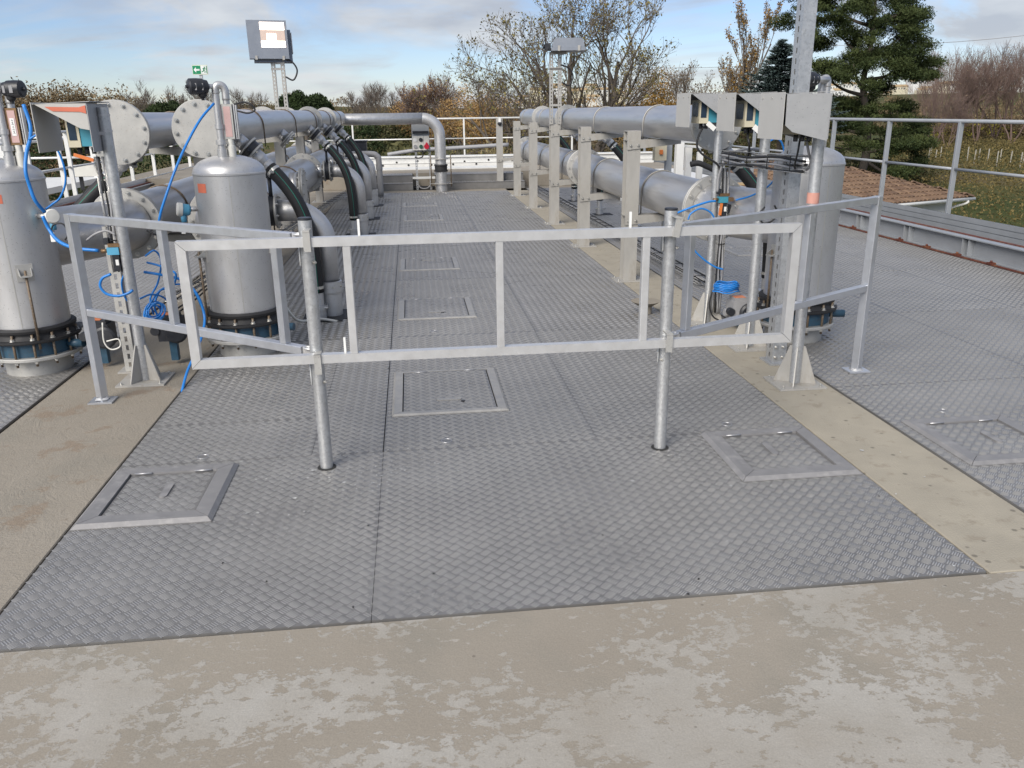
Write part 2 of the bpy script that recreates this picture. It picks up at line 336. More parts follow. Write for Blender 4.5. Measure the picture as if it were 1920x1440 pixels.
def ground():
    nr, ns = 34, 72; vs_ = [(0, 0, GZ)]; fs = []
    rad = [8*(1.19**i) for i in range(nr)]
    for i, r_ in enumerate(rad):
        for k in range(ns):
            a = 2*math.pi*k/ns; x, y = r_*math.cos(a), r_*math.sin(a); z = GZ
            if r_ > 300:                                   # low hill with the town on the skyline
                z += 16*min(1, (r_-300)/500)*(.75+.25*math.sin(a*7+1)) * (1 if r_ < 1100 else max(0, 1-(r_-1100)/900))
            vs_.append((x, y, z))
    for k in range(ns): fs.append((0, 1+k, 1+(k+1) % ns))
    for i in range(nr-1):
        for k in range(ns):
            a = 1+i*ns+k; b = 1+i*ns+(k+1) % ns; fs.append((a, a+ns, b+ns, b))
    mb = MB(); mb.add(vs_, fs, True)
    o = part('ground', mb, 'ground'); setp(o, kind='structure')
ground()

# --- the concrete block that carries everything
YF, YB = 2.45, 18.25               # front and back edge of the plated floor
mb = MB(); mb.box((-7.4, -6, GZ-.2), (6.55, 26.2, -.045))
deck = part('concrete_deck', mb, 'concrete_sand'); setp(deck, kind='structure')
def slab(name, x0, x1, y0, y1, mt, z1=0.0, z0=-.044):
    mb = MB(); c = .004
    mb.add([(x0, y0, z0), (x1, y0, z0), (x1, y1, z0), (x0, y1, z0), (x0, y0, z1-c), (x1, y0, z1-c), (x1, y1, z1-c), (x0, y1, z1-c), (x0+c, y0+c, z1), (x1-c, y0+c, z1), (x1-c, y1-c, z1), (x0+c, y1-c, z1)],
           [(0, 1, 5, 4), (1, 2, 6, 5), (2, 3, 7, 6), (3, 0, 4, 7), (4, 5, 9, 8), (5, 6, 10, 9), (6, 7, 11, 10), (7, 4, 8, 11), (8, 9, 10, 11), (3, 2, 1, 0)])
    return part(name, mb, mt, deck)
slab('concrete_apron', -7.4, 6.55, -6, YF-.006, 'concrete_worn')
slab('concrete_strip', -2.32, -1.514, YF-.002, YB, 'concrete_sand')
slab('concrete_strip', 2.064, 2.52, YF-.002, YB+.5, 'concrete_plain')
slab('concrete_strip', -7.4, -6.6, YF, 26.0, 'concrete_sand')
slab('concrete_landing', -2.32, 2.52, YB+.008, 18.79, 'concrete_sand')
# --- chequer plates: a sheet with the raised five-bar tread as real bars
PT = .0592; ZP = .004
HATCH = [(-.18, .495, 4.43, 5.255), (-.18, .49, 6.72, 7.51), (-.185, .485, 8.97, 9.75), (-.18, .485, 11.15, 11.93), (-.17, .48, 13.31, 14.07), (-.19, .455, 15.43, 16.10),
         (-1.495, -.918, 3.268, 3.87), (1.455, 2.04, 3.317, 3.915), (2.60, 3.19, 3.33, 3.93), (3.735, 4.3, 9.2, 9.8)]
def tread_mesh(x0, x1, y0, y1, z, ox, oy, simple=False, skip=HATCH, rot=0):
    i0, i1 = math.floor((x0-ox)/PT)-1, math.ceil((x1-ox)/PT)+1; j0, j1 = math.floor((y0-oy)/PT)-1, math.ceil((y1-oy)/PT)+1
    I, J = np.meshgrid(np.arange(i0, i1+1), np.arange(j0, j1+1), indexing='ij')
    cen, dirs, kk = [], [], []
    for lat, sg in ((0, -1.0), (.5, 1.0)):
        cx = (ox+(I+lat)*PT).ravel(); cy = (oy+(J+lat)*PT).ravel()
        d = np.array([1, sg])/math.sqrt(2); p = np.array([-d[1], d[0]])
        for k in (-2, -1, 0, 1, 2):
            cen.append(np.stack([cx+p[0]*k*.0088, cy+p[1]*k*.0088], 1)); dirs.append(np.tile(d, (len(cx), 1))); kk.append(np.full(len(cx), abs(k)))
    cen = np.concatenate(cen); dirs = np.concatenate(dirs); kk = np.concatenate(kk)
    mgn = .006
    ok = (cen[:, 0] > x0+mgn) & (cen[:, 0] < x1-mgn) & (cen[:, 1] > y0+mgn) & (cen[:, 1] < y1-mgn)
    for a, b_, c, d_ in skip: ok &= ~((cen[:, 0] > a) & (cen[:, 0] < b_) & (cen[:, 1] > c) & (cen[:, 1] < d_))
    cen, dirs, kk = cen[ok], dirs[ok], kk[ok]
    n = len(cen)
    if n == 0: return None
    L = np.where(kk > 1.5, .0140, .0163)[:, None]; w = .0021; h = .0024
    per = np.stack([-dirs[:, 1], dirs[:, 0]], 1)
    zc = np.zeros((n, 1))
    def V(a, b_, hz): return np.concatenate([cen+dirs*L*a+per*b_, zc+z+hz], 1)
    ver = np.stack([V(-1, -w, 0), V(1, -w, 0), V(1, w, 0), V(-1, w, 0), V(-.78, 0, h), V(.78, 0, h)], 1).reshape(-1, 3)
    q = np.array([[0, 1, 5, 4], [2, 3, 4, 5]]); t = np.array([[1, 2, 5], [3, 0, 4]])
    base = (np.arange(n)*6)[:, None, None]
    qs = (q[None]+base).reshape(-1, 4); ts = (t[None]+base).reshape(-1, 3)
    loops = qs.ravel() if simple else np.concatenate([qs.ravel(), ts.ravel()])
    nq, ntri = len(qs), 0 if simple else len(ts)
    tot = np.concatenate([np.full(nq, 4), np.full(ntri, 3)]); start = np.concatenate([[0], np.cumsum(tot)[:-1]])
    me = bpy.data.meshes.new('tread'); me.vertices.add(len(ver)); me.vertices.foreach_set('co', ver.ravel())
    me.loops.add(len(loops)); me.loops.foreach_set('vertex_index', loops.astype(np.int32)); me.polygons.add(nq+ntri)
    me.polygons.foreach_set('loop_start', start.astype(np.int32)); me.polygons.foreach_set('loop_total', tot.astype(np.int32)); me.update(calc_edges=True)
    return me
TCACHE = {}
def plate(x0, x1, y0, y1, holes=(), gr=.001):
    g = .001; mb = MB(); mb.box((x0+g, y0+.002, -.012), (x1-gr, y1-.002, ZP))
    o = part('chequer_plate', mb, 'plate', deck)
    key = (round(x1-x0, 3), round(y1-y0, 3))
    if holes or y0 < 6: me = tread_mesh(x0+g, x1-gr, y0+g, y1-g, ZP, random.random()*PT, random.random()*PT, False, HATCH+[(hx-.03, hx+.03, hy-.03, hy+.03) for hx, hy in holes]); loc = (0, 0, 0)
    else:
        loc = (x0, y0, 0)
        if key not in TCACHE: TCACHE[key] = tread_mesh(g, x1-x0-gr, g, y1-y0-g, ZP, random.random()*PT, random.random()*PT, True, [])
        me = TCACHE[key]
    if me: part('tread', me, 'tread_worn', o, kind='stuff').location = loc
    for hx, hy in holes:
        mb = MB(); mb.lathe((hx, hy, ZP), (0, 0, 1), [(.0004, .030), (.0022, .029), (.0022, .0255), (-.004, .022)], 20); part('lifting_hole', mb, 'plate_edge', o); mb = MB(); mb.cyl((hx, hy, -.0035), (hx, hy, .0008), .0285, seg=20); part('hole_floor', mb, 'dark_gap', o)
rows = [YF, 3.93, 6.2]+[6.2+2.24*k for k in range(1, 6)]+[YB]
for ri in range(len(rows)-1):
    y0, y1 = rows[ri], rows[ri+1]
    if ri == 1:
        for q in ((-1.5, -.575, 3.93, 4.485), (-1.5, -.575, 4.485, 5.395), (-1.5, -.575, 5.395, 6.2), (-.575, -.212, 3.93, 6.2)):
            plate(*q, holes=((-1.12, 4.0),) if q[3] < 4.5 else (), gr=.0045 if q[1] > -.3 else .0013)
    elif ri == 0: plate(-1.5, -.212, y0, y1)
    else: plate(-1.5, -.865, y0, y1); plate(-.865, -.212, y0, y1, gr=.0045)
    if ri == 0: plate(-.212, 2.05, y0, y1)
    else: plate(-.212, .905, y0, y1, ((.115, 4.03),) if ri == 1 else ((.115, 6.33),) if ri == 2 else ()); plate(.905, 2.05, y0, y1, ((1.65, 4.04),) if ri == 1 else ())
for i in range(9):
    y0 = 2.79+1.755*i
    for x0, x1 in ((2.53, 3.97), (3.97, 5.05), (5.05, 6.13)): plate(x0, x1, y0, y0+1.755, ((2.93, 4.06),) if i == 0 and x0 < 3 else ())
for i in range(9):
    y0 = 3.4+1.72*i
    for k in range(3): plate(-5.76+1.14*k, -4.62+1.14*k, y0, y0+1.72)
# --- dark drain gap flashings and the far step up
def step(name, x0, x1, y0, z0, y1, z1, label):
    t = thing(name, label, 'step', ((x0+x1)/2, y0, 0))
    h = (z1-z0)
    for k in range(2):
        zz = z0+h*(k+1)/2; yy = y0+(y1-y0)*k/2
        mb = MB(); mb.box((x0, yy, 0.001 if k == 0 else z0+h/2+.001), (x1, yy+.012, zz-.006)); part('riser', mb, 'plate', t)
        mb = MB(); mb.box((x0, yy-.012, zz-.005), (x1, yy+(y1-y0)/2+(0 if k == 0 else .35), zz)); o = part('chequer_tread', mb, 'plate', t)
        me = tread_mesh(x0, x1, yy-.012, yy+(y1-y0)/2+(0 if k == 0 else .35), zz, .01, .02, True, []); me.transform(Matrix.Translation(-OFF[t])); part('tread', me, 'tread_worn', o, kind='stuff')
step('chequer_step', .52, 2.52, 18.8, 0, 19.4, .31, 'pair of chequer plate steps behind the far pipe elbow')
step('chequer_step', -1.1, .02, 18.8, 0, 19.4, .31, 'short chequer plate steps left of the socket panel')
mb = MB(); mb.box((.02, 19.0, .0), (.52, 19.45, .04)); part('step_recess', mb, 'dark_gap', deck)
mb = MB(); mb.box((.02, 18.86, .24), (.52, 18.93, .285)); part('recess_lintel', mb, 'white_alu', deck)
# far walkway
mb = MB(); mb.box((-6.6, 19.75, -.04), (6.55, 26.0, .305)); part('far_walkway', mb, 'concrete_sand', deck)
# ================================================================== hatches
def hatch(x0, x1, y0, y1, label, handle=(0, 0, 0), bars=(.058, .058, .06, .058), raised=.016, key=None, fm='hatch_frame'):
    fm = 'hatch_pale' if raised < .0145 else fm
    cx, cy = (x0+x1)/2, (y0+y1)/2
    t = thing('access_hatch', label, 'hatch', (cx, cy, ZP), 'aluminium access hatches in the plate floor')
    l, r_, f, b_ = bars; z0, z1 = ZP+.0005, ZP+raised; s = .012
    def bar4(o0, o1, i0, i1):     # outer edge o0-o1, inner i0-i1, bevelled outwards
        o0, o1, i0, i1 = [Vector((*p, 0)) for p in (o0, o1, i0, i1)]
        m0, m1 = o0.lerp(i0, .22), o1.lerp(i1, .22); mb = MB()
        zz = lambda p, z: (p.x, p.y, z)
        P = [zz(o0, z0), zz(o1, z0), zz(o0, z0+.004), zz(o1, z0+.004), zz(m0, z1), zz(m1, z1), zz(i0, z1), zz(i1, z1), zz(i0, z0-.010), zz(i1, z0-.010)]
        mb.add(P, [(0, 1, 3, 2), (2, 3, 5, 4), (4, 5, 7, 6), (6, 7, 9, 8), (0, 2, 4, 6, 8), (1, 9, 7, 5, 3)])
        part('frame_bar', mb, fm, t)
    O = [(x0, y0), (x1, y0), (x1, y1), (x0, y1)]; I = [(x0+l, y0+f), (x1-r_, y0+f), (x1-r_, y1-b_), (x0+l, y1-b_)]
    g = .0015
    for k in range(4):
        a, b2 = k, (k+1) % 4; d = (Vector(O[b2])-Vector(O[a])).normalized()*g
        bar4(Vector(O[a])+d, Vector(O[b2])-d, Vector(I[a])+d, Vector(I[b2])-d)
    # lid with its own tread
    lx0, lx1, ly0, ly1 = x0+l+.007, x1-r_-.007, y0+f+.004, y1-b_-.004
    zl = ZP+.0105
    mb = MB(); mb.box((lx0, ly0, ZP-.006), (lx1, ly1, zl)); lid = part('lid', mb, 'plate', t)
    mb = MB(); mb.box((x0+l*.9, y0+f*.9, ZP+.0002), (x1-r_*.9, y1-b_*.9, ZP+.0012)); part('seat_gap', mb, 'dark_gap', t)
    hx, hy, ang = handle; hx += cx; hy += cy
    me = tread_mesh(lx0+.004, lx1-.004, ly0+.004, ly1-.004, zl, random.random()*PT, random.random()*PT, cy > 7, [(hx-.03, hx+.03, hy-.06, hy+.06) if ang else (hx-.075, hx+.075, hy-.02, hy+.02)])
    me.transform(Matrix.Translation(-OFF[t])); part('tread', me, 'tread_worn', lid, kind='stuff')
    mb = MB(); n = 8; w, hl = .017, .058; pts = []
    for k in range(n+1): a = -math.pi/2+math.pi*k/n; pts.append((hl+w*math.cos(a), w*math.sin(a)))
    for k in range(n+1): a = math.pi/2+math.pi*k/n; pts.append((-hl+w*math.cos(a), w*math.sin(a)))
    ca, sa = math.cos(ang), math.sin(ang)
    mb.prism([(hx+px*ca-py*sa, hy+px*sa+py*ca, zl+.0003) for px, py in pts], (0, 0, .006)); part('handle', mb, fm, lid)
    if key: mb = MB(); mb.cyl((cx+key[0], cy+key[1], zl), (cx+key[0], cy+key[1], zl+.004), .014, seg=14); part('key_plug', mb, 'rubber', lid)
    for q in (-.3, .3):           # hinge knuckles on the far side
        mb = MB(); hxm = cx+(x1-x0)*q*.8; mb.cyl((hxm-.04, ly1+.002, z1-.002), (hxm+.04, ly1+.002, z1-.002), .005, seg=8); part('hinge', mb, 'plate_edge', lid)
    return t
hb = (.06, .062, .045, .03)
hatch(*HATCH[0], 'hatch in the central walkway nearest the camera, just behind the gate bottom rail', (-.0, -.19, 0), hb, .013, (.08, -.235))
hatch(*HATCH[1], 'second hatch of the central row, seen through the middle of the gate', (.0, -.18, 0), hb, .012, (.05, -.21))
hatch(*HATCH[2], 'third hatch of the central row, just below the gate top rail', (.0, .2, 0), hb, .012, (-.08, .22))
hatch(*HATCH[3], 'fourth hatch of the central row, half hidden behind the gate top rail', (0, -.18, 0), hb, .012)
hatch(*HATCH[4], 'fifth hatch of the central row, second from the far end', (.05, -.0, 0), hb, .012, (.1, -.05))
hatch(*HATCH[5], 'farthest hatch of the central row, near the far steps', (0, -.15, 0), hb, .012)
hatch(*HATCH[6], 'square hatch with thick mitred frame at the left front of the plate floor', (.02, .02, math.pi/2), (.088, .085, .085, .082), .02)
hatch(*HATCH[7], 'square hatch with thick mitred frame at the right front, beside the round post', (-.02, .03, math.pi/2), (.085, .085, .085, .075), .02)
hatch(*HATCH[8], 'bluish square hatch on the right plate field, cut by the photo edge', (.02, .0, math.pi/2), (.08, .08, .08, .08), .018)
hatch(*HATCH[9], 'far hatch on the right plate field seen behind the blue hoses', (0, 0, 0), (.05, .05, .05, .05), .014)
# ================================================================== barrier gate
GY = 3.715
gate = thing('barrier_gate', 'pale aluminium tube gate panel held across two round posts', 'gate', (.39, GY, .55))
S = .041
zt, zb = 1.113, .578
def rail(x0, x1, z, name):
    mb = MB(); h = S/2
    # mitred ends
    mb.add([(x0, GY-h, z+h*sgn0), (x1, GY-h, z+h*sgn0), (x1, GY+h, z+h*sgn0), (x0, GY+h, z+h*sgn0), (x0+S, GY-h, z-h*sgn0), (x1-S, GY-h, z-h*sgn0), (x1-S, GY+h, z-h*sgn0), (x0+S, GY+h, z-h*sgn0)],
           [(0, 3, 2, 1) if sgn0 < 0 else (0, 1, 2, 3), (4, 5, 6, 7) if sgn0 < 0 else (7, 6, 5, 4), (0, 1, 5, 4) if sgn0 < 0 else (4, 5, 1, 0), (2, 3, 7, 6) if sgn0 < 0 else (6, 7, 3, 2), (1, 2, 6, 5) if sgn0 < 0 else (5, 6, 2, 1), (3, 0, 4, 7) if sgn0 < 0 else (7, 4, 0, 3)])
    return part(name, mb, 'aluminium', gate)
gx0, gx1 = -1.028, 1.805
sgn0 = 1; rail(gx0, gx1, zt, 'top_rail')
sgn0 = -1; rail(gx0, gx1, zb, 'bottom_rail')
for sx, xx in ((1, gx0), (-1, gx1)):
    mb = MB(); h = S/2; g = .0012
    a, b_ = xx, xx+sx*S
    P = [(a, GY-h, zb-h+g*2), (a, GY+h, zb-h+g*2), (a, GY+h, zt+h-g*2), (a, GY-h, zt+h-g*2), (b_, GY-h, zb+h+g*2), (b_, GY+h, zb+h+g*2), (b_, GY+h, zt-h-g*2), (b_, GY-h, zt-h-g*2)]
    F = [(0, 1, 2, 3), (4, 7, 6, 5), (0, 3, 7, 4), (1, 5, 6, 2), (0, 4, 5, 1), (3, 2, 6, 7)]
    mb.add(P, F if sx < 0 else [f[::-1] for f in F]); part('end_stile', mb, 'aluminium', gate)
for xx in (-.302, .379, 1.062):
    mb = MB(); mb.bar((xx, GY, zb+S/2+.0005), (xx, GY, zt-S/2-.0005), .036, .036, (0, 1, 0)); st = part('stile', mb, 'aluminium', gate)
for xx, zz in ((-.245, zt), (.985, zt), (-.345, zb)):
    mb = MB(); mb.box((xx-.004, GY+.0, zz+S/2+.0005), (xx+.006, GY+.012, zz+S/2+.072)); part('stop_pin', mb, 'white_tag', gate)
def post(x, y, label, clamps):
    t = thing('barrier_post', label, 'post', (x, y, 0), 'round steel posts of the gate')
    mb = MB(); mb.lathe((x, y, -.02), (0, 0, 1), [(0, .0302), (1.222, .0302)], 26); mb.lathe((x, y, 1.2), (0, 0, 1), [(.002, .0302), (.002, .0)], 26); part('tube', mb, 'galvanised', t)
    mb = MB(); mb.lathe((x, y, 1.2022), (0, 0, 1), [(0, .0), (0, .0312), (.009, .0308), (.011, .027), (.0115, 0)], 26); part('end_cap', mb, 'black_plastic', t)
    mb = MB(); mb.lathe((x, y, ZP+.0015), (0, 0, 1), [(0, .046), (.002, .044), (.003, .0305)], 26); part('floor_collar', mb, 'dark_gap', t)
    for zz, sh, tilt in clamps:
        rot = Matrix.Rotation(tilt, 3, 'Y')
        mb = MB(); c = Vector((x+sh, GY-S/2-.006, zz)); mb.cbox(c, (.031, .009, .094), rot); mb.cbox(c+Vector((0, .031, .043)), (.031, .075, .008), rot); part('clamp_plate', mb, 'steel_pale', t)
        bolt(t, (x+.028*(1 if sh > 0 else -.6), y-.02, zz-.105), (.75 if sh > 0 else -.1, -.6, 0), .0085)
        mb = MB(); mb.cyl((x-.034, y-.008, zz-.012), (x-.034, y-.008, zz-.12), .0035, seg=8); part('clamp_rod', mb, 'white_tag', t)
    return t
post(-.482, GY+.06, 'round grey steel post on the left carrying the gate panel', ((1.12, .012, 0), (.555, .012, 0)))
post(1.194, GY+.06, 'round grey steel post on the right carrying the gate panel, clamp tilted', ((1.135, .008, .17), (.585, -.005, .03)))
def wing(label, po, pi, mid, upl):
    """po outer square post base, pi inner end, 3D points at floor level"""
    po, pi = Vector(po), Vector(pi); t = thing('guardrail_wing', label, 'guardrail', po, 'angled guardrail wings beside the gate')
    d = (pi-po).normalized(); side = Vector((-d.y, d.x, 0))
    def P(f, z): p = po.lerp(pi, f); return Vector((p.x, p.y, z))
    L = (pi-po).length
    mb = MB(); mb.bar(P(0, .008), P(0, 1.128), .05, .05, d); part('outer_post', mb, 'aluminium_wing', t)
    mb = MB(); mb.cbox(P(0, .012 if po.x > 2 else .006), (.14, .12, .010)); part('base_plate', mb, 'aluminium_wing', t)
    mb = MB(); mb.lathe(P(0, .017), (0, 0, 1), [(0, .048), (.014, .036)], 4); part('weld_bead', mb, 'aluminium', t)
    e = .027/L
    mb = MB(); mb.bar(P(e, 1.106), P(1, 1.106), .042, .042); part('top_rail', mb, 'aluminium_wing', t)
    mb = MB(); mb.bar(P(e, .56), P(1, .56), .042, .042); part('mid_rail', mb, 'aluminium_wing', t)
    for f in (mid, upl):
        mb = MB(); mb.bar(P(f, .582), P(f, 1.084), .040, .040, d); part('upright', mb, 'aluminium_wing', t)
    for z in (1.106, .56):         # hinge eye at the inner end
        mb = MB(); c = P(1.02, z+.0); mb.tube([c+d*.03*math.cos(a)+Vector((0, 0, 0))+side*.02*math.sin(a)+Vector((0, 0, .016)) for a in [i*math.pi/6 for i in range(13)]], .006, 6, False); mb.cbox(P(1.012, z), (.035, .035, .03)); part('hinge_eye', mb, 'aluminium', t)
    return t
wing('left guardrail wing with square outer post standing on the sandy strip', (-1.935, 4.985, 0), (-.56, 3.93, 0), .455, .93)
wing('right guardrail wing with square outer post standing on the plate field', (2.825, 4.83, 0), (1.30, 3.90, 0), .40, .97)
# aluminium shavings left by drilling the posts
mb = MB()
for cx, cy, sx, sy, n in ((-.45, 3.62, .28, .22, 230), (1.22, 3.62, .22, .16, 120), (1.55, 3.35, .3, .25, 40), (.6, 3.3, 1.2, .5, 40), (1.75, 2.9, .3, .3, 12)):
    for _ in range(n):
        x, y = random.gauss(cx, sx), random.gauss(cy, sy)
        if y < 2.5 or x < -1.4: continue
        a = random.random()*6.3; l_ = random.uniform(.0014, .0048)*(2 if random.random() < .06 else 1); w = l_*random.uniform(.3, .8); z = ZP+.0022
        c, s_ = math.cos(a), math.sin(a); tz = random.uniform(.0, .003)
        mb.add([(x-c*l_-s_*w, y-s_*l_+c*w, z), (x+c*l_-s_*w, y+s_*l_+c*w, z+tz), (x+c*l_+s_*w, y+s_*l_-c*w, z+tz*.5), (x-c*l_+s_*w, y-s_*l_-c*w, z+.0005)], [(0, 1, 2, 3)])
solo('metal_shavings', mb, 'swarf', 'bright aluminium drilling shavings scattered round the gate posts', 'shavings', kind='stuff')
mb = MB()
for (px, py) in ((418, 1055), (662, 1138), (813, 1075), (1648, 930), (690, 985), (1130, 1003), (728, 690), (1310, 1085), (500, 1090), (1290, 1113), (560, 468)):
    c = atz(px, py, ZP+.003); mb.lathe((c.x, c.y, ZP+.001), (0, 0, 1), [(0, .0042*random.uniform(.6, 1.4)), (.004, .003), (.005, 0)], 7)
solo('grit_crumbs', mb, 'rubber', 'small dark crumbs of grit lying on the plate floor', 'grit', kind='stuff')
# ================================================================== pressure vessels
def flange_ring(mb, p, d, r_out, th, r_in):
    c = .004; mb.lathe(p, d, [(0, r_in), (0, r_out-c), (c, r_out), (th-c, r_out), (th, r_out-c), (th, r_in)], 32)
def vessel(x, y, label, tape=True, lugs=(), nozzle_dir=None):
    t = thing('filter_vessel', label, 'vessel', (x, y, 0), 'upright steel vessels')
    b = Vector((x, y, 0))
    mb = MB(); mb.lathe(b+Z_*.001, Z_, [(0, .206), (.13, .206)], 36); part('base_stub', mb, 'steel_pale', t)
    mb = MB(); flange_ring(mb, b+Z_*.118, Z_, .285, .024, .2); part('base_flange', mb, 'steel_pale', t)
    mb = MB(); mb.lathe(b+Z_*.1425, Z_, [(0, .21), (0, .243), (.095, .243), (.095, .21)], 36); mb.cyl(b+Vector((.2, -.05, .19)), b+Vector((.345, -.09, .19)), .028, seg=12); part('valve_body', mb, 'blue_cast', t)
    mb = MB(); mb.lathe(b+Z_*.238, Z_, [(0, .23), (0, .288), (.008, .292), (.02, .292), (.024, .27), (.05, .252), (.066, .252), (.068, .268), (.085, .272), (.095, .262), (.097, .234)], 36); part('rubber_flange', mb, 'rubber', t)
    mb = MB()
    prof = [(.333, .238), (1.262, .238), (1.266, .243), (1.276, .243), (1.28, .238)]
    mb.lathe(b, Z_, prof, 48)
    dome = [(1.28, .238)] + [(1.28+.112*math.sin(a), .238*math.cos(a)) for a in [i*math.pi/2/9 for i in range(1, 10)]]
    mb.lathe(b, Z_, dome, 48, crease=False)
    body = part('shell', mb, 'steel', t)
    mb = MB(); mb.box((x-.012, y-.2392, .34), (x-.006, y-.236, 1.26), Matrix.Rotation(R(12), 3, 'Z'), (x, y, .8)); part('weld_seam', mb, 'steel_pale', body)
    for k in range(14):
        a = 2*math.pi*(k+.3)/14; p = b+Vector((math.cos(a)*.266, math.sin(a)*.266, 0))
        if math.sin(a) > .55: continue
        mb = MB(); mb.cyl(p+Z_*.085, p+Z_*.30, .0085, seg=8); part('stud', mb, 'rust_rod', t)
        bolt(t, p+Z_*.262, Z_, .017); bolt(t, p+Z_*.118, -Z_, .016)
    for a, zz in lugs:
        u = Vector((math.cos(a), math.sin(a), 0)); sd_ = Vector((-u.y, u.x, 0)); p = b+u*.238+Z_*zz
        mb = MB(); mb.prism([p-sd_*.05-Z_*.055-u*.012, p+sd_*.05-Z_*.055-u*.012, p+sd_*.05+Z_*.055-u*.012, p-sd_*.05+Z_*.055-u*.012], u*.016); part('pad_plate', mb, 'steel_pale', t)
        mb = MB(); q = p+u*.004
        mb.prism([q-sd_*.035-Z_*.02, q+sd_*.035-Z_*.02, q+sd_*.03-Z_*.02+u*.065, q-sd_*.03-Z_*.02+u*.065], Z_*.008)
        for s_ in (-1, 1): mb.prism([q+sd_*.034*s_-Z_*.012, q+sd_*.034*s_+Z_*.03, q+sd_*.03*s_-Z_*.012+u*.06], sd_*.005*s_)
        part('lug', mb, 'steel_pale', t)
        r0 = q+u*.035-Z_*.03; mb = MB(); mb.cyl((r0.x, r0.y, .2), r0+Z_*.05, .0085, seg=8); part('tie_rod', mb, 'rust_rod', t)
    if tape:
        a0, a1, zt0, hh = tape; mb = MB(); pts = []
        n = 8; lo = [b+Vector((math.cos(a0+(a1-a0)*i/n)*.2395, math.sin(a0+(a1-a0)*i/n)*.2395, zt0)) for i in range(n+1)]
        mb.rings([lo, [p+Z_*hh for p in lo]], False, False); part('tape_patch', mb, 'orange_tape', t)
    return t
VA, VB, VC = Vector((-2.61, 5.78, 0)), Vector((-1.242, 6.0, 0)), Vector((2.80, 5.72, 0))
va = vessel(VA.x, VA.y, 'leftmost steel vessel, cut by the left edge of the photo', (R(-112), R(-72), 1.14, .055), ((R(-62), .70),))
vb = vessel(VB.x, VB.y, 'steel vessel behind the left end of the gate panel', (R(-140), R(-120), 1.155, .06), ((R(-148), .74), (R(-8), .78)))
vc = vessel(VC.x, VC.y, 'steel vessel on the right behind the instrument poles', None, ((R(-160), .66),))
def air_valve(root, base, side, glass_dx, label, tag=False, reach=.04):
    """riser on the dome with elbow, sight glass and black vent valve; its own thing bolted to the vessel top"""
    b = Vector(base); t = thing('vent_assembly', label, 'vent valve', b, 'vent valves on the vessels')
    mb = MB(); mb.lathe(b, Z_, [(0, .034), (.07, .034), (.07, .026), (.10, .026), (.10, .036), (.13, .036), (.13, .0235), (.2, .0235), (.2, .03), (.23, .03), (.23, .0235), (.42, .0235)], 16)
    top = b+Z_*.42; g = b+Vector((glass_dx, .02, 0))
    arc = [top+Vector((0, 0, .0)), top+Vector((glass_dx*.05, 0, .035)), top+Vector((glass_dx*.3, .005, .055)), top+Vector((glass_dx*.75, .015, .05)), top+Vector((glass_dx, .02, .02)), top+Vector((glass_dx, .02, -.04))]
    mb.tube(spline(arc, 5), .0245, 14); part('riser_pipe', mb, 'steel', t)
    mb = MB(); mb.lathe(g, Z_, [(-.03, .028), (.09, .028), (.09, .022), (.134, .022)], 14); part('glass_stem', mb, 'offwhite', t); mb = MB(); mb.lathe(g, Z_, [(.3555, .022), (.42, .022)], 14); part('upper_stem', mb, 'steel', t)
    mb = MB(); c = g+Z_*.245; mb.box(c+Vector((-.034, -.02, -.11)), c+Vector((.034, .03, .11))); fr = part('sight_frame', mb, 'brass' if tag else 'steel_pale', t)
    mb = MB(); mb.box(c+Vector((-.022, -.0225, -.096)), c+Vector((.022, -.0202, .096))); part('sight_glass', mb, 'pink_glass', fr)
    for dx in (.042, .054):
        mb = MB(); mb.box(c+Vector((dx, -.012, -.112)), c+Vector((dx+.007, .028, .112))); part('guard_strip', mb, 'steel', t)
    if tag:
        mb = MB(); mb.box(c+Vector((-.013, -.0245, -.055)), c+Vector((.013, -.0226, .05))); part('paper_tag', mb, 'white_tag', fr)
        mb = MB()      # handwritten marks running along the tag
        for k, (dz, w) in enumerate(((.035, .006), (.022, .004), (.012, .007), (-.004, .005), (-.018, .007), (-.030, .004), (-.040, .006))):
            mb.tube([c+Vector((-w*.6, -.0252, dz)), c+Vector((w*.2, -.0252, dz+.006)), c+Vector((w, -.0252, dz-.003))], .0012, 5)
        part('handwriting', mb, 'black_plastic', fr)
    vdir = Vector((side, -.15 if side > 0 else -.55, 0)).normalized(); v0 = top+Vector((0, 0, .045))
    mb = MB(); mb.cyl(v0, v0+vdir*(reach+.01), .016 if reach < .1 else .024, seg=12); part('nipple', mb, 'steel', t)
    mb = MB(); mb.lathe(v0+vdir*reach, vdir, [(0, .02), (.01, .04), (.035, .045), (.04, .050), (.08, .052), (.122, .050), (.13, .04), (.132, .012), (.146, .010), (.147, 0)], 24); vv = part('vent_valve', mb, 'black_plastic', t)
    mb = MB(); mb.lathe(v0+vdir*(reach+.045)-Z_*.04, -Z_, [(0, .028), (.02, .026), (.032, .011), (.045, .010)], 12); part('vent_port', mb, 'rubber', t)
    sd_ = Vector((0, -1, 0))
    for k, dd in ((0, reach+.03), (1, reach+.075)):
        c2 = v0+vdir*dd+Vector((0, -.0515, -.002)); mb = MB(); mb.cbox(c2, (.02 if k else .014, .0035, .042)); part('printed_label', mb, 'cable_grey', vv)
    return t
dome_z = 1.36
air_valve(va, VA+Vector((.10, -.08, dome_z-.01)), 1, .058, 'vent valve with brown sight glass on the leftmost vessel', True)
air_valve(vb, VB+Vector((-.012, -.08, dome_z)), -1, .058, 'vent valve with pink sight glass on the vessel behind the gate', False)
air_valve(vc, VC+Vector((.06, -.03, dome_z)), -1, -.03, 'vent valve on the right vessel, its black body half hidden by the tall strut', False, .13)
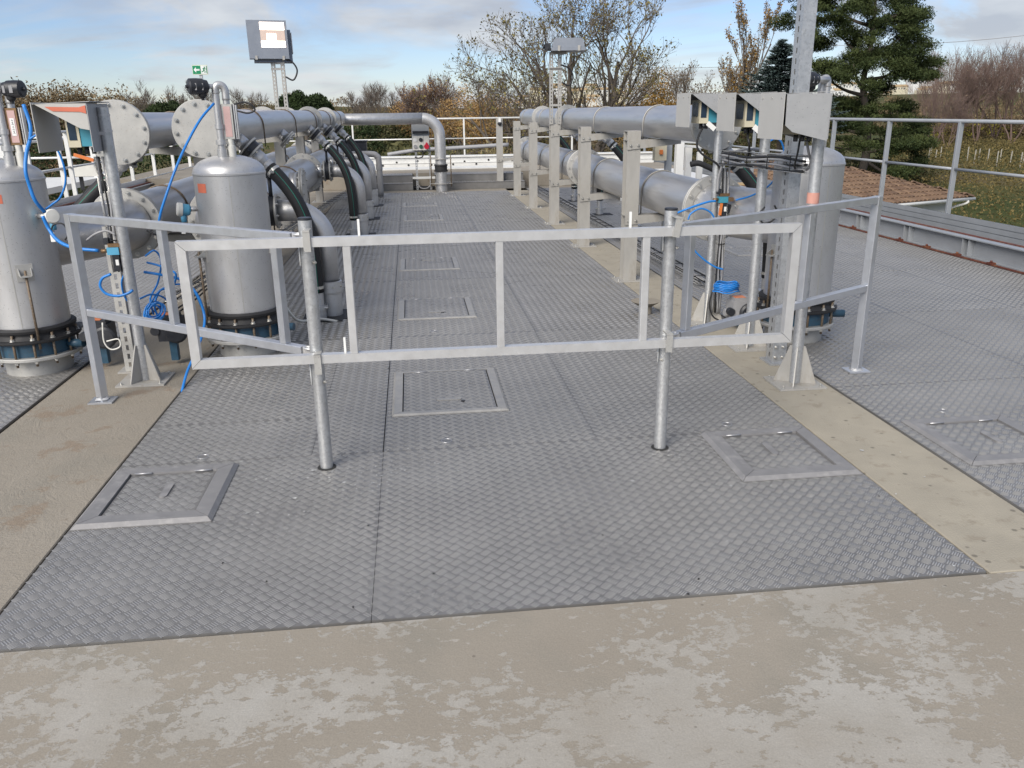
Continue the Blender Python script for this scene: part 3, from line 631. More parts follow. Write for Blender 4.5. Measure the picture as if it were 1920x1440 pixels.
def transmitter(p, d, label, axis):
    """round two-tone pressure transmitter on a short nipple"""
    p, d = Vector(p), Vector(d).normalized(); t = thing('pressure_transmitter', label, 'transmitter', p)
    mb = MB(); mb.cyl(p, p+d*.06, .016, seg=12); part('nipple', mb, 'steel', t)
    a = Vector(axis).normalized(); c = p+d*.095
    mb = MB(); mb.lathe(c-a*.05, a, [(0, 0), (0, .03), (.01, .038), (.045, .040), (.05, .040)], 20); part('blue_housing', mb, 'sensor_blue', t)
    mb = MB(); mb.lathe(c, a, [(0, .040), (.002, .046), (.03, .046), (.038, .040), (.040, 0)], 20); part('front_cap', mb, 'offwhite', t)
    mb = MB(); mb.cyl(c-Z_*.03, c-Z_*.085, .02, .018, seg=12); part('neck', mb, 'sensor_blue', t)
    mb = MB(); q = c-Z_*.11; mb.box(q+Vector((-.022, -.02, -.05)), q+Vector((.005, -.016, .01))); part('hanging_tag', mb, 'white_tag', t)
transmitter(VA+Vector((.215, -.10, 1.045)), (1, -.35, 0), 'blue and white transmitter on the right flank of the leftmost vessel', (.55, -.8, .1))
transmitter(VB+Vector((-.225, -.07, 1.04)), (-1, -.2, 0), 'blue and white transmitter on the left flank of the vessel behind the gate', (-1, -.35, .15))
# ================================================================== pipe runs
def flange_bolts(parent, c, axis, r_, n, size, phase=0.0):
    axis = Vector(axis).normalized(); a = axis.orthogonal().normalized(); b = axis.cross(a)
    if abs(axis.y) > .9: a, b = X_, Z_
    for k in range(n):
        an = 2*math.pi*(k+phase)/n; bolt(parent, Vector(c)+(a*math.cos(an)+b*math.sin(an))*r_, axis, size)
def strap(mb, x, y, z, r_, rod, drop):
    """U-bolt over the pipe, legs down"""
    pts = [Vector((x-r_, y, z-drop))]+[Vector((x+r_*math.cos(a), y, z+r_*math.sin(a))) for a in [math.pi-i*math.pi/16 for i in range(17)]]+[Vector((x+r_, y, z-drop))]
    mb.tube(pts, rod, 6)
def lower_run(name, label, X, z, r_, yf, yb, colY, vess, strap_mat):
    t = thing(name, label, 'pipe', (X, yf, z), 'large lower pipes')
    mb = MB(); mb.lathe((X, yf+.03, z), Y_, [(0, r_), (yb-yf-.03, r_)], 40); pipe = part('pipe', mb, 'steel_pipe', t)
    mb = MB(); flange_ring(mb, Vector((X, yf, z)), Y_, .268, .028, r_*.8); part('flange', mb, 'steel_pale', t)
    mb = MB(); flange_ring(mb, Vector((X, yf-.036, z)), Y_, .268, .028, r_*.8); fr = part('flange', mb, 'steel_pale', t)
    flange_bolts(fr, (X, yf-.037, z), -Y_, .236, 14, .016)
    # angled inlet from the vessel
    v = Vector((vess.x, vess.y, z)); e = Vector((X, yf-.037, z)); d = (e-v).normalized()
    mb = MB(); mb.tube(bez(v+d*.12, v.lerp(e, .5), e-Y_*.16, e, 12), [r_*.985]*13, 36, False); part('inlet_elbow', mb, 'steel_pipe', t)
    for yy in (yf+.45*(yb-yf), yb-.4):
        mb = MB(); flange_ring(mb, Vector((X, yy, z)), Y_, .265, .03, r_*.9); flange_ring(mb, Vector((X, yy+.034, z)), Y_, .265, .03, r_*.9); f2 = part('flange', mb, 'steel_pale', t)
        flange_bolts(f2, (X, yy, z), -Y_, .236, 12, .014)
    mb = MB(); mb.lathe((X, yb, z), Y_, [(0, r_), (0, .27), (.05, .27), (.05, 0)], 32); part('end_flange', mb, 'black_plastic', t); flange_bolts(t, (X, yb, z), -Y_, .24, 12, .016)
    for yy in colY:
        mb = MB(); strap(mb, X, yy+.0, z, r_+.007, .007, r_+.03); part('strap', mb, strap_mat, t)
    return t
def upper_run(name, label, X, z, r_, yf, yb, colY, strap_mat, rd=.205, disc=True):
    t = thing(name, label, 'pipe', (X, yf, z), 'upper pipes')
    mb = MB(); mb.lathe((X, yf+.02, z), Y_, [(0, r_), (yb-yf-.02, r_)], 36); part('pipe', mb, 'steel_pipe', t)
    mb = MB(); flange_ring(mb, Vector((X, yf+.022, z)), Y_, rd, .02, r_*.8); part('flange', mb, 'steel_pale', t)
    mb = MB(); c = .004; mb.lathe((X, yf-.002, z), Y_, [(0, 0), (0, rd-c), (c, rd), (.018, rd), (.022, rd-c)], 36); bl = part('blind_disc', mb, 'steel_pale', t)
    flange_bolts(bl, (X, yf-.003, z), -Y_, rd*.855, 12, .0145, .3)
    for yy in (colY[2]+.35, colY[3]+.6):
        mb = MB(); flange_ring(mb, Vector((X, yy, z)), Y_, rd*.97, .022, r_*.9); flange_ring(mb, Vector((X, yy+.026, z)), Y_, rd*.97, .022, r_*.9); part('flange', mb, 'steel_pale', t)
    for yy in colY:
        mb = MB(); strap(mb, X, yy, z, r_+.006, .006, r_+.03); part('strap', mb, strap_mat, t)
    return t
CL = [7.7, 9.95, 12.2, 14.45, 16.7]; CRY = [8.07, 10.33, 12.55, 14.77, 17.04]
XB, XA, XR = -1.47, -2.2, 2.47
lower_run('lower_pipe', 'large lower pipe behind the gate-side vessel, left of the walkway', XB, .87, .2, 6.72, 18.2, [y+.05 for y in CL], VB, 'rust_rod')
lower_run('lower_pipe', 'large lower pipe running back from the leftmost vessel', XA, .86, .2, 6.72, 18.2, [y+.05 for y in CL], VA, 'rust_rod')
lower_run('lower_pipe', 'large lower pipe along the right side of the walkway', XR, .865, .2, 6.66, 18.3, [y+.08 for y in CRY], VC, 'column_steel')
upper_run('upper_pipe', 'upper pipe with round blind flange right behind the gate-side vessel', -1.45, 1.555, .137, 6.25, 18.42, [y+.3 for y in CL], 'rust_rod', .2)
upper_run('upper_pipe', 'upper pipe whose round blind flange shows behind the left instrument pole', -2.10, 1.535, .14, 6.5, 18.0, [y+.3 for y in CL], 'rust_rod', .228)
upper_run('upper_pipe', 'bright upper pipe along the right side of the walkway', 2.41, 1.53, .15, 6.55, 17.6, [y+.08 for y in CRY], 'column_steel', .205)
# far crossover: joins the upper pipe and turns down into the floor
t = thing('crossover_pipe', 'wide pipe bridging the far end of the walkway and bending down to the floor', 'pipe', (.64, 18.42, 0))
zc_, xc = 1.52, .64
mb = MB(); rb = .36
path = [Vector((-1.45, 18.42, zc_)), Vector((-1.3, 18.42, zc_)), Vector((xc-rb, 18.42, zc_))]
mb.tube(path, .118, 28); part('cross_pipe', mb, 'steel_pipe', t)
mb = MB(); mb.tube([Vector((xc-rb+rb*math.sin(a), 18.42, zc_-rb+rb*math.cos(a))) for a in [i*math.pi/2/12 for i in range(13)]], .118, 28, False); part('elbow', mb, 'steel', t)
mb = MB(); mb.lathe((xc, 18.42, 0), Z_, [(.002, .125), (.1, .125), (.1, .118), (zc_-rb, .118)], 28); part('down_pipe', mb, 'steel_pipe', t)
mb = MB(); mb.lathe((xc, 18.42, .42), Z_, [(0, .12), (0, .145), (.03, .15), (.035, .135), (.12, .135), (.125, .15), (.155, .145), (.155, .12)], 28); part('rubber_coupling', mb, 'rubber', t)
for zz in (.16, .68):
    mb = MB(); mb.lathe((xc, 18.42, zz), Z_, [(0, .12), (0, .165), (.014, .165), (.014, .12)], 24); mb.bar((xc-.24, 18.42, zz+.007), (xc-.15, 18.42, zz+.007), .04, .012); mb.bar((xc+.15, 18.42, zz+.007), (xc+.24, 18.42, zz+.007), .04, .012); part('tie_ring', mb, 'column_steel', t)
for s_ in (-1, 1):
    mb = MB(); mb.cyl((xc+.215*s_, 18.42, .1), (xc+.215*s_, 18.42, .76), .012, seg=8); part('tie_rod', mb, 'rust_rod', t)
# ================================================================== support columns
def column(x, y, label, sides, zt_=1.45, group='pipe support columns'):
    t = thing('support_column', label, 'column', (x, y, 0), group)
    mb = MB(); w, dp, th = .132, .14, .011
    for s_ in (-1, 1): mb.box((x-w/2, y+s_*dp/2-th/2, .014), (x+w/2, y+s_*dp/2+th/2, zt_))
    mb.box((x-th/2, y-dp/2+th/2, .014), (x+th/2, y+dp/2-th/2, zt_)); mb.box((x-w/2, y-dp/2-.0005, zt_-.002), (x+w/2, y+dp/2+.0005, zt_+.006)); part('post', mb, 'column_steel', t)
    mb = MB(); mb.box((x-.15, y-.12, .001), (x+.15, y+.12, .0135)); part('base_plate', mb, 'column_steel', t)
    for dx in (-.115, .115): bolt(t, (x+dx, y-.085, .0135), Z_, .011, 'anchor_bolt'); bolt(t, (x+dx, y+.09, .0135), Z_, .011, 'anchor_bolt')
    for s_, zz, L in sides:
        mb = MB(); x0, x1 = x-s_*.066, x+s_*L; yy = y-dp/2-.008
        mb.add([(x0, yy-.009, zz-.085), (x1, yy-.009, zz-.035), (x1, yy-.009, zz), (x0, yy-.009, zz), (x0, yy, zz-.085), (x1, yy, zz-.035), (x1, yy, zz), (x0, yy, zz)],
               [(0, 1, 2, 3), (7, 6, 5, 4), (0, 4, 5, 1), (1, 5, 6, 2), (3, 2, 6, 7), (0, 3, 7, 4)] if s_ > 0 else [(3, 2, 1, 0), (4, 5, 6, 7), (1, 5, 4, 0), (2, 6, 5, 1), (7, 6, 2, 3), (4, 7, 3, 0)])
        mb.box((min(x0, x1), yy, zz+.0003), (max(x0, x1), yy+.17, zz+.0085)); br = part('bracket', mb, 'column_steel', t)
        for dx in (-.035, .04): bolt(br, (x+dx, yy-.0095, zz-.045), -Y_, .0125)
    return t
nth = ['nearest', 'second', 'third', 'fourth', 'farthest']
for i, y in enumerate(CL): column(-1.80, y, f'{nth[i]} pipe column of the left row, between the two left pipes', ((1, 1.405, .50), (1, .65, .50), (-1, 1.38, .42), (-1, .64, .55)))
for i, y in enumerate(CRY): column(2.13, y, f'{nth[i]} pipe column of the row along the right edge of the walkway', ((1, 1.365, .46), (1, .65, .52)))
column(1.98, 18.95, 'lone column by the far steps with a small lamp bracket', ((1, .65, .45),), 1.5)
# ================================================================== branches, hoses, risers
def branch(X, z, y, s_, r_, hose, tag_, floorx):
    """45 degree branch off an upper pipe; with hose down to a floor socket"""
    d = Vector((s_, 0, -1)).normalized(); o = Vector((X, y, z))
    t = thing('branch_valve', tag_+(' with black wafer valve' if hose else ', closed by a blank flange'), 'valve', o+d*r_)
    mb = MB(); mb.cyl(o+d*(r_-.02), o+d*(r_+.075), .055, seg=20); part('stub', mb, 'steel_pipe', t)
    mb = MB(); flange_ring(mb, o+d*(r_+.075), d, .102, .018, .05); f1 = part('flange', mb, 'steel_pale', t)
    e = r_+.095
    if hose:
        mb = MB(); mb.lathe(o, d, [(e, .05), (e, .085), (e+.045, .085), (e+.045, .05)], 24); mb.cyl(o+d*(e+.022), o+d*(e+.022)+Vector((-d.z*-s_*.0, -.14, .0)), .012, seg=8); part('wafer_body', mb, 'black_plastic', t); e += .048
    mb = MB(); flange_ring(mb, o+d*e, d, .102, .018, .0 if not hose else .05); f2 = part('flange', mb, 'steel_pale', t)
    flange_bolts(f2, o+d*(e+.018), d, .085, 8, .010, .2)
    if not hose: return
    e += .018
    mb = MB(); mb.lathe(o, d, [(e, .056), (e+.06, .060), (e+.10, .044), (e+.11, .053), (e+.145, .053), (e+.15, .044), (e+.2, .044)], 24); part('hose_tail', mb, 'steel', t)
    h0 = o+d*(e+.15); hb_ = Vector((floorx, y-.13, .235))
    pts = bez(h0, h0+d*.40+Vector((0, -.10, 0)), hb_+Z_*.5, hb_, 22)
    t2 = thing('black_hose', tag_.replace('branch on', 'black rubber hose from').replace('branch', 'hose')+', to its floor socket', 'hose', hb_, 'black rubber hoses')
    mb = MB(); mb.tube(pts, .056, 20); part('rubber_hose', mb, 'rubber', t2)
    mb = MB(); mb.tube([p+Vector((.016*s_, -.0545, .006)) for p in pts], .0034, 6); part('green_stripe', mb, 'stripe_green', t2)
    mb = MB(); dd = (pts[1]-pts[0]).normalized(); mb.lathe(pts[0]+dd*.03, dd, [(0, .055), (0, .060), (.024, .060), (.024, .055)], 20); q = pts[0]+dd*.04; mb.cbox(q+Vector((0, -.064, 0)), (.03, .016, .02)); part('hose_clamp', mb, 'bolt_steel', t2)
    mb = MB(); mb.lathe(hb_+Z_*.03, Z_, [(0, .055), (0, .060), (.024, .060), (.024, .055)], 20); part('hose_clamp', mb, 'bolt_steel', t2)
    t3 = thing('floor_socket', tag_.replace('branch on', 'floor socket of the hose from'), 'socket', (floorx, y, 0), 'floor sockets of the hoses')
    mb = MB(); mb.lathe((floorx, y-.13, 0), Z_, [(.01, .062), (.09, .062), (.09, .08), (.125, .08), (.125, .05), (.23, .05)], 20); part('socket', mb, 'steel', t3)
    mb = MB(); mb.cbox((floorx+.05, y-.13, .0105), (.30, .26, .004)); part('cover_plate', mb, 'rubber', t3)
    mb = MB(); mb.cyl((floorx-.085, y-.18, .107), (floorx+.085, y-.18, .107), .012, seg=8); part('cam_lever', mb, 'bolt_steel', t3)
def riser(y, blind, tag_):
    z = .895; x0 = XB+.17
    t = thing('outlet_riser', tag_, 'pipe', (x0, y, 0), 'outlet pipes beside the walkway')
    mb = MB(); mb.cyl((x0, y, z), (XB+.275, y, z), .088 if not blind else .16, seg=24); part('stub', mb, 'steel_pipe', t)
    rf = .14 if not blind else .205; xf = XB+.275
    mb = MB(); flange_ring(mb, Vector((xf, y, z)), X_, rf, .02, .05); f1 = part('flange', mb, 'steel_pale', t)
    if not blind:
        mb = MB(); mb.lathe((xf+.02, y, z), X_, [(0, .08), (0, .12), (.055, .12), (.055, .08)], 24); mb.cyl((xf+.047, y, z+.1), (xf+.047, y, z+.27), .016, seg=10); mb.cbox((xf+.047, y, z+.28), (.05, .05, .035)); part('wafer_valve', mb, 'black_plastic', t)
    xg = xf+(.076 if not blind else .022)
    mb = MB(); flange_ring(mb, Vector((xg, y, z)), X_, rf, .02, .0 if blind else .05); f2 = part('flange', mb, 'steel_pale', t)
    flange_bolts(f2, (xg+.02, y, z), X_, rf*.86, 8 if not blind else 10, .0125, .3); flange_bolts(f1, (xf, y, z), -X_, rf*.86, 8 if not blind else 10, .0125, .3)
    if blind: return
    xr = -.737; rb = .27; zt2 = z
    mb = MB(); mb.tube([Vector((xg+.02, y, z)), Vector((xr-rb, y, z))]+[Vector((xr-rb+rb*math.sin(a), y, z-rb+rb*math.cos(a))) for a in [i*math.pi/2/12 for i in range(1, 13)]]+[Vector((xr, y, .26))], .085, 28); part('elbow_pipe', mb, 'steel', t)
    mb = MB(); mb.lathe((xr, y, .0), Z_, [(.01, .093), (.20, .093), (.20, .10), (.215, .103), (.30, .103), (.305, .09)], 28); part('floor_sleeve', mb, 'steel', t)
    for a in (-1.2, -.4): bolt(t, (xr+.1*math.cos(a), y+.1*math.sin(a), .26), (math.cos(a), math.sin(a), 0), .013)
    mb = MB(); mb.cbox((xr-.02, y, .0085), (.42, .36, .005)); part('dark_cover', mb, 'rubber', t)
BY = [7.03, 9.3, 11.9, 13.8, 15.8]
for i, y in enumerate(BY):
    riser(y, i == 1, ['nearest outlet elbow bending down beside the left gate post', 'short blanked outlet on the left lower pipe between first and second elbows', 'second outlet elbow from the gate on the left of the walkway', 'third outlet elbow from the gate on the left of the walkway', 'farthest outlet elbow on the left of the walkway'][i])
    branch(-1.45, 1.555, y, 1, .137, i != 1, ['nearest', 'second', 'third', 'fourth', 'farthest'][i]+' branch on the upper pipe left of the walkway', -.83)
for i, y in enumerate((6.95, 9.25, 11.45, 13.66, 15.87)):
    branch(2.41, 1.53, y, 1, .15, i != 1, nth[i]+' branch on the right upper pipe', 3.06)
for i, y in enumerate((7.1, 11.9)):
    branch(-2.05, 1.535, y, -1, .14, True, nth[i]+' branch on the leftmost upper pipe', -2.95)
# small grey bend pipe and dark tank by the far left end
t = thing('bend_pipe', 'slim grey plastic bend pipe at the far left end of the walkway', 'pipe', (-.62, 18.2, 0)); mb = MB(); p0 = at(668, 284, 17.4); xb = at(712, 330, 17.4).x
mb.tube(spline([Vector((p0.x-.2, 17.4, .86)), Vector((xb-.16, 17.4, .86)), Vector((xb-.04, 17.4, .82)), Vector((xb, 17.4, .70)), Vector((xb, 17.4, .02))], 6), .06, 18); part('pipe', mb, 'cable_grey', t)
mb = MB(); mb.lathe((xb, 17.4, .55), Z_, [(0, .06), (0, .067), (.1, .067), (.1, .06)], 18); part('sleeve', mb, 'cable_grey', t)
t = thing('control_box', 'dark electric box at the far left behind the elbow pipes', 'box', (-1.3, 17.9, 0)); c = at(640, 280, 18.0)
mb = MB(); mb.cbox((-1.2, 17.9, c.z-.02), (.62, .3, .34)); mb.cbox((-1.2, 17.9, c.z+.165), (.66, .34, .02)); part('housing', mb, 'black_plastic', t); mb = MB(); mb.cbox((-1.2, 17.9, c.z/2-.1), (.08, .08, c.z-.22)); part('leg', mb, 'column_steel', t)
# ================================================================== instrument poles with sun hoods
def inst_pole(x, y, ztop, label, tape=None, r_=.034, rz=0.0):
    t = thing('instrument_pole', label, 'pole', (x, y, 0), 'galvanised instrument poles')
    mb = MB(); mb.lathe((x, y, .012), Z_, [(0, r_), (ztop-.012, r_), (ztop-.012, 0)], 26); part('tube', mb, 'galvanised', t)
    mb = MB(); mb.cbox((x, y, .0065), (.30, .27, .011), Matrix.Rotation(rz, 3, 'Z')); part('base_plate', mb, 'column_steel', t)
    for k in range(4):
        a = rz+math.pi/4*0+k*math.pi/2-.5; u = Vector((math.cos(a), math.sin(a), 0)); s_ = Vector((-u.y, u.x, 0))*.004; b = Vector((x, y, .0125))
        mb = MB(); mb.prism([b+u*r_*.95-s_, b+u*.125-s_, b+u*.125+Z_*.01-s_, b+u*(r_+.012)+Z_*.235-s_, b+u*r_*.95+Z_*.235-s_], s_*2); part('gusset', mb, 'column_steel', t)
    for sx, sy in ((-1, -1), (1, -1), (1, 1), (-1, 1)): bolt(t, Vector((x+sx*.12, y+sy*.105, .012)), Z_, .010, 'anchor_bolt')
    for zz in (ztop-.14, ztop-.05):
        mb = MB(); mb.lathe((x, y, zz), Z_, [(0, r_), (0, r_+.003), (.012, r_+.003), (.012, r_)], 24); part('clamp_band', mb, 'steel', t)
    if tape:
        mb = MB(); mb.lathe((x, y, tape), Z_, [(0, r_+.0012), (.062, r_+.0012)], 24); part('tape_band', mb, 'salmon_tape', t)
    return t
P3, P2, P1, PL = (2.325, 4.66), (2.375, 5.52), (2.315, 6.24), (-1.795, 5.37)
inst_pole(*P3, 1.49, 'nearest right instrument pole with salmon tape band and gusseted foot', 1.115)
inst_pole(*P2, 1.60, 'middle right instrument pole beside the tall slotted strut')
inst_pole(*P1, 1.60, 'farthest of the three right instrument poles, cable bundle down its side', None, .030)
inst_pole(*PL, 1.70, 'left instrument pole with gusseted foot on the sandy strip')
def hood(px, py, ztop, label, full, tape=False, scale=1.0, lamp=False):
    """sheet metal sun hood reaching out towards -X from its pole, transmitter inside"""
    L, W, H, th = .255*scale, .30*scale, .245*scale, .004
    x1 = px-.03; x0 = x1-L; y0, y1 = py-W/2, py+W/2; z1 = ztop; z0 = z1-H
    t = thing('transmitter_hood', label, 'instrument', (px, py, z0), 'hooded transmitters on poles')
    mb = MB(); mb.box((x0, y0, z1-.012), (x1+.02, y1, z1-.008), Matrix.Rotation(R(-2), 3, 'Y')); part('roof', mb, 'hood_grey', t)
    mb = MB(); mb.box((x1, y0, z0), (x1+.004, y1, z1-.014)); part('back_panel', mb, 'hood_grey', t)
    for yy in (y0, y1-th):
        mb = MB()
        if full: poly = [(x0+.012, yy, z1-.014), (x0+.016, yy, z0+.075), (x0+.06, yy, z0+.04), (x1-.001, yy, z0-.01), (x1-.001, yy, z1-.014)]
        else: poly = [(x0+.01, yy, z1-.014), (x1-.05, yy, z1-.15), (x1-.001, yy, z1-.16), (x1-.001, yy, z1-.014)]
        mb.prism(poly, (0, th, 0)); part('side_panel', mb, 'hood_grey' if not tape else 'hood_plate', t)
    mb = MB(); fx = x0-.004; mb.box((fx, y0-.005, z0), (fx+.004, y1+.01, z1-.006)); fp = part('front_shade', mb, 'hood_plate', t)
    for dy in (.03, W/2, W-.03):
        mb = MB(); mb.cyl((fx-.003, y0+dy, z1-.035), (fx, y0+dy, z1-.035), .006, seg=8); part('rivet', mb, 'column_steel', fp)
    # transmitter
    cx = x1-.095; cy = py; zc2 = z0+.125
    mb = MB(); mb.box((cx+.005, cy-.085, z0+.03), (x1-.003, cy+.085, zc2+.055)); part('teal_back', mb, 'teal', t)
    mb = MB(); mb.box((cx-.065, cy-.09, z0+.025), (cx+.004, cy+.09, zc2+.065)); tr = part('cream_case', mb, 'cream', t)
    mb = MB(); mb.box((cx-.069, cy-.06, zc2-.05), (cx-.0655, cy+.06, zc2+.045)); mb.box((cx-.055, cy-.0925, zc2-.06), (cx-.012, cy-.0902, zc2+.05)); part('display', mb, 'screen', tr)
    for k in range(3):
        mb = MB(); xx = cx-.03+.04*k; mb.cyl((xx, cy-.03, z0+.024), (xx, cy-.03, z0-.015), .013, seg=10); part('cable_gland', mb, 'black_plastic', t)
    if lamp:
        mb = MB(); c = Vector((cx+.025, cy-.10, z0+.005)); mb.cbox(c, (.075, .004, .035), Matrix.Rotation(R(38), 3, 'Y')); part('white_tag', mb, 'white_tag', t)
    if tape:
        mb = MB(); mb.prism([(x0+.07, y0-.0015, z1-.03), (x1-.04, y0-.0015, z1-.035), (x1-.003, y0-.0015, z1-.025), (x1-.003, y0-.0015, z1-.07), (x1-.035, y0-.0015, z1-.06), (x0+.11, y0-.0015, z1-.055)], (0, -.002, 0)); part('tape_strip', mb, 'orange_tape', t)
    mb = MB(); mb.box((px-.028, py-.05, z0+.03), (px-.0245, py+.05, z0+.2)); mb.box((px-.03, py-.036, z0+.09), (px+.0, py-.0345, z0+.11)); part('pole_bracket', mb, 'steel', t)
    return t
hood(P3[0], P3[1], 1.735, 'nearest hooded transmitter of the three on the right, closed grey side panel', True, scale=1.04)
hood(P2[0], P2[1], 1.75, 'middle hooded transmitter of the three on the right, white tag below', False, lamp=True)
hood(P1[0], P1[1], 1.765, 'farthest hooded transmitter of the three on the right, white tag below', False, lamp=True)
hood(PL[0]-.0, PL[1], 1.735, 'hooded transmitter on the left pole with orange tape on its side', False, tape=True, scale=1.15)
# ================================================================== slotted struts, lamps, sign, socket panel
def slotted(mb, x, y, z0, z1, w, dp, pitch=.05, slot=(.014, .028), faces='front'):
    th = .0035; sw = slot[0]
    mb.box((x-w/2, y-dp/2, z0), (x-sw/2, y-dp/2+th, z1)); mb.box((x+sw/2, y-dp/2, z0), (x+w/2, y-dp/2+th, z1))
    z = z0; n = int((z1-z0)/pitch)
    for k in range(n+1):
        a = z0+k*pitch; b = min(z1, a+pitch-slot[1])
        if b > a: mb.box((x-sw/2, y-dp/2+.0002, a), (x+sw/2, y-dp/2+th-.0002, b))
    mb.box((x-w/2, y-dp/2+th, z0), (x-w/2+th, y+dp/2, z1)); mb.box((x+w/2-th, y-dp/2+th, z0), (x+w/2, y+dp/2, z1))
    mb.box((x-w/2+th, y+dp/2-th, z0), (x-w/2+.012, y+dp/2, z1)); mb.box((x+w/2-.012, y+dp/2-th, z0), (x+w/2-th, y+dp/2, z1))
def slotted_side(mb, x, y, z0, z1, w, dp, pitch=.06, slot=(.016, .032)):
    """channel with the slots in its -X face and a plain face to the front"""
    th = .004; sw = slot[0]
    mb.box((x-w/2, y-dp/2, z0), (x+w/2, y-dp/2+th, z1)); mb.box((x-w/2, y+dp/2-th, z0), (x+w/2, y+dp/2, z1))
    for s_ in (-1, 1):
        xa = x+s_*w/2-(th if s_ > 0 else 0)
        mb.box((xa, y-dp/2+th, z0), (xa+th, y-sw/2, z1)); mb.box((xa, y+sw/2, z0), (xa+th, y+dp/2-th, z1))
        k = 0
        while z0+k*pitch < z1:
            a = z0+k*pitch; mb.box((xa+.0002, y-sw/2, a), (xa+th-.0002, y+sw/2, min(z1, a+pitch-slot[1]))); k += 1
t = thing('tall_strut', 'tall slotted galvanised strut rising out of the top of the photo on the right', 'strut', (2.40, 5.13, 0))
mb = MB(); slotted_side(mb, 2.40, 5.13, .012, 3.4, .082, .10); part('channel', mb, 'galvanised', t)
mb = MB(); mb.cbox((2.40, 5.13, .006), (.14, .18, .011)); mb.box((2.352, 5.066, .0118), (2.448, 5.0755, .17)); part('foot_bracket', mb, 'galvanised', t)
for zz in (.05, .12):
    for dx in (-.025, .025): bolt(t, (2.40+dx, 5.066, zz), -Y_, .011)
t = thing('slotted_strut', 'short slotted strut next to the left instrument pole, solenoid valve on top', 'strut', (-1.985, 5.66, 0)); mb = MB(); slotted(mb, -1.95, 5.6, .012, .98, .07, .045, .06, (.018, .036)); part('channel', mb, 'steel_pale', t)
mb = MB(); mb.cbox((-1.95, 5.62, .006), (.16, .14, .011)); part('foot_plate', mb, 'column_steel', t)
def floodlight(x, y, zc, zbase, lit, label, yaw, tilt):
    t = thing('floodlight', label, 'floodlight', (x, y, zbase), 'floodlights on slotted masts')
    mb = MB(); dx = .062
    for s_ in (-1, 1): slotted(mb, x+s_*dx, y+.03, zbase, zc-.2 if lit else zc-.05, .05, .045, .05, (.014, .026))
    part('mast', mb, 'column_steel', t)
    for zz in ([zbase+.25, zbase+.75, zc-.3] if zc-zbase > 1 else [zc-.3]):
        mb = MB(); mb.box((x-dx-.03, y+.004, zz), (x+dx+.03, y+.0065, zz+.03)); part('mast_tie', mb, 'column_steel', t)
    if lit:
        rot = Matrix.Rotation(yaw, 3, 'Z')@Matrix.Rotation(tilt, 3, 'X'); c = Vector((x-.09 if lit else x+.16, y-.05, zc))
        def B(name, lo, hi, m_, par): 
            mb = MB(); mb.box(c+Vector(lo), c+Vector(hi), rot, c); return part(name, mb, m_, par)
        w, h = .255, .24
        hs = B('housing', (-w, -.03, -h), (w, .05, h), 'lamp_grey', t)
        B('ballast_box', (-w+.06, .0505, -h-.03), (w+.05, .16, h-.10), 'lamp_grey', t)
        if lit:
            B('glass_pane', (-.09, -.0345, -.10), (w-.03, -.0306, h-.025), 'lamp_reflector', hs)
            B('lamp_tube', (-.088, -.0385, -.098), (w-.033, -.0348, -.02), 'lamp_glow', hs)
            B('bright_top', (-.088, -.0375, .12), (w-.033, -.0348, h-.027), 'lamp_glow', hs)
            B('glow_spot', (-.01, -.0372, -.005), (.11, -.0348, .075), 'lamp_glow', hs)
        for xx in (-w+.07, w-.09): B('latch', (xx, -.04, -h-.015), (xx+.03, -.031, -h+.035), 'column_steel', t)
        B('yoke', (w+.052, .0, -.16), (w+.06, .12, .1), 'lamp_grey', t)
    else:      # seen edge on: rounded back shell over a flat glass frame, ballast at the left
        rot = Matrix.Rotation(yaw, 3, 'Z'); c = Vector((x+.17, y-.02, zc))
        prof = [(-.22, .0), (.22, .0), (.225, .03), (.20, .105), (.17, .12), (-.17, .12), (-.20, .105), (-.225, .03)]
        mb = MB(); mb.prism([c+rot@Vector((px_, -.2, pz_)) for px_, pz_ in prof], rot@Vector((0, .42, 0))); part('back_shell', mb, 'lamp_grey', t)
        mb = MB(); mb.box(c+Vector((-.24, -.22, -.045)), c+Vector((.24, .24, -.002)), rot, c); fr_ = part('glass_frame', mb, 'lamp_grey', t)
        for xx in (-.15, .13): mb = MB(); mb.box(c+Vector((xx, -.232, -.05)), c+Vector((xx+.035, -.2205, .02)), rot, c); part('latch', mb, 'column_steel', fr_)
        mb = MB(); mb.box(c+Vector((-.33, -.1, -.03)), c+Vector((-.245, .12, .06)), rot, c); mb.cyl(c+rot@Vector((-.33, -.05, .02)), c+rot@Vector((-.36, -.05, .02)), .03, seg=10); mb.cyl(c+rot@Vector((-.3, -.1, -.01)), c+rot@Vector((-.3, -.15, -.01)), .022, seg=10); part('terminal_box', mb, 'black_plastic', t)
        mb = MB(); mb.box(c+Vector((-.245, -.03, -.08)), c+Vector((-.02, .05, -.047)), rot, c); part('yoke', mb, 'column_steel', t)
    q = Vector((x+dx+.03, y, zc-.22)); mb = MB(); mb.tube(spline([q+Vector((-.02, 0, .0)), q+Vector((.10, -.0, -.05)), q+Vector((.16, 0, -.16)), q+Vector((.1, 0, -.28)), q+Vector((-.0, 0, -.24))], 6), .011, 8); part('power_cable', mb, 'cable_black', t)
    return t
floodlight(-1.72, 12.15, 2.585, 1.46, True, 'lit floodlight on a twin slotted mast above the left pipes', R(12), R(-6))
floodlight(2.13, 12.45, 2.49, 1.456, False, 'unlit grey floodlight seen edge on above the right pipes', R(-8), R(-86))
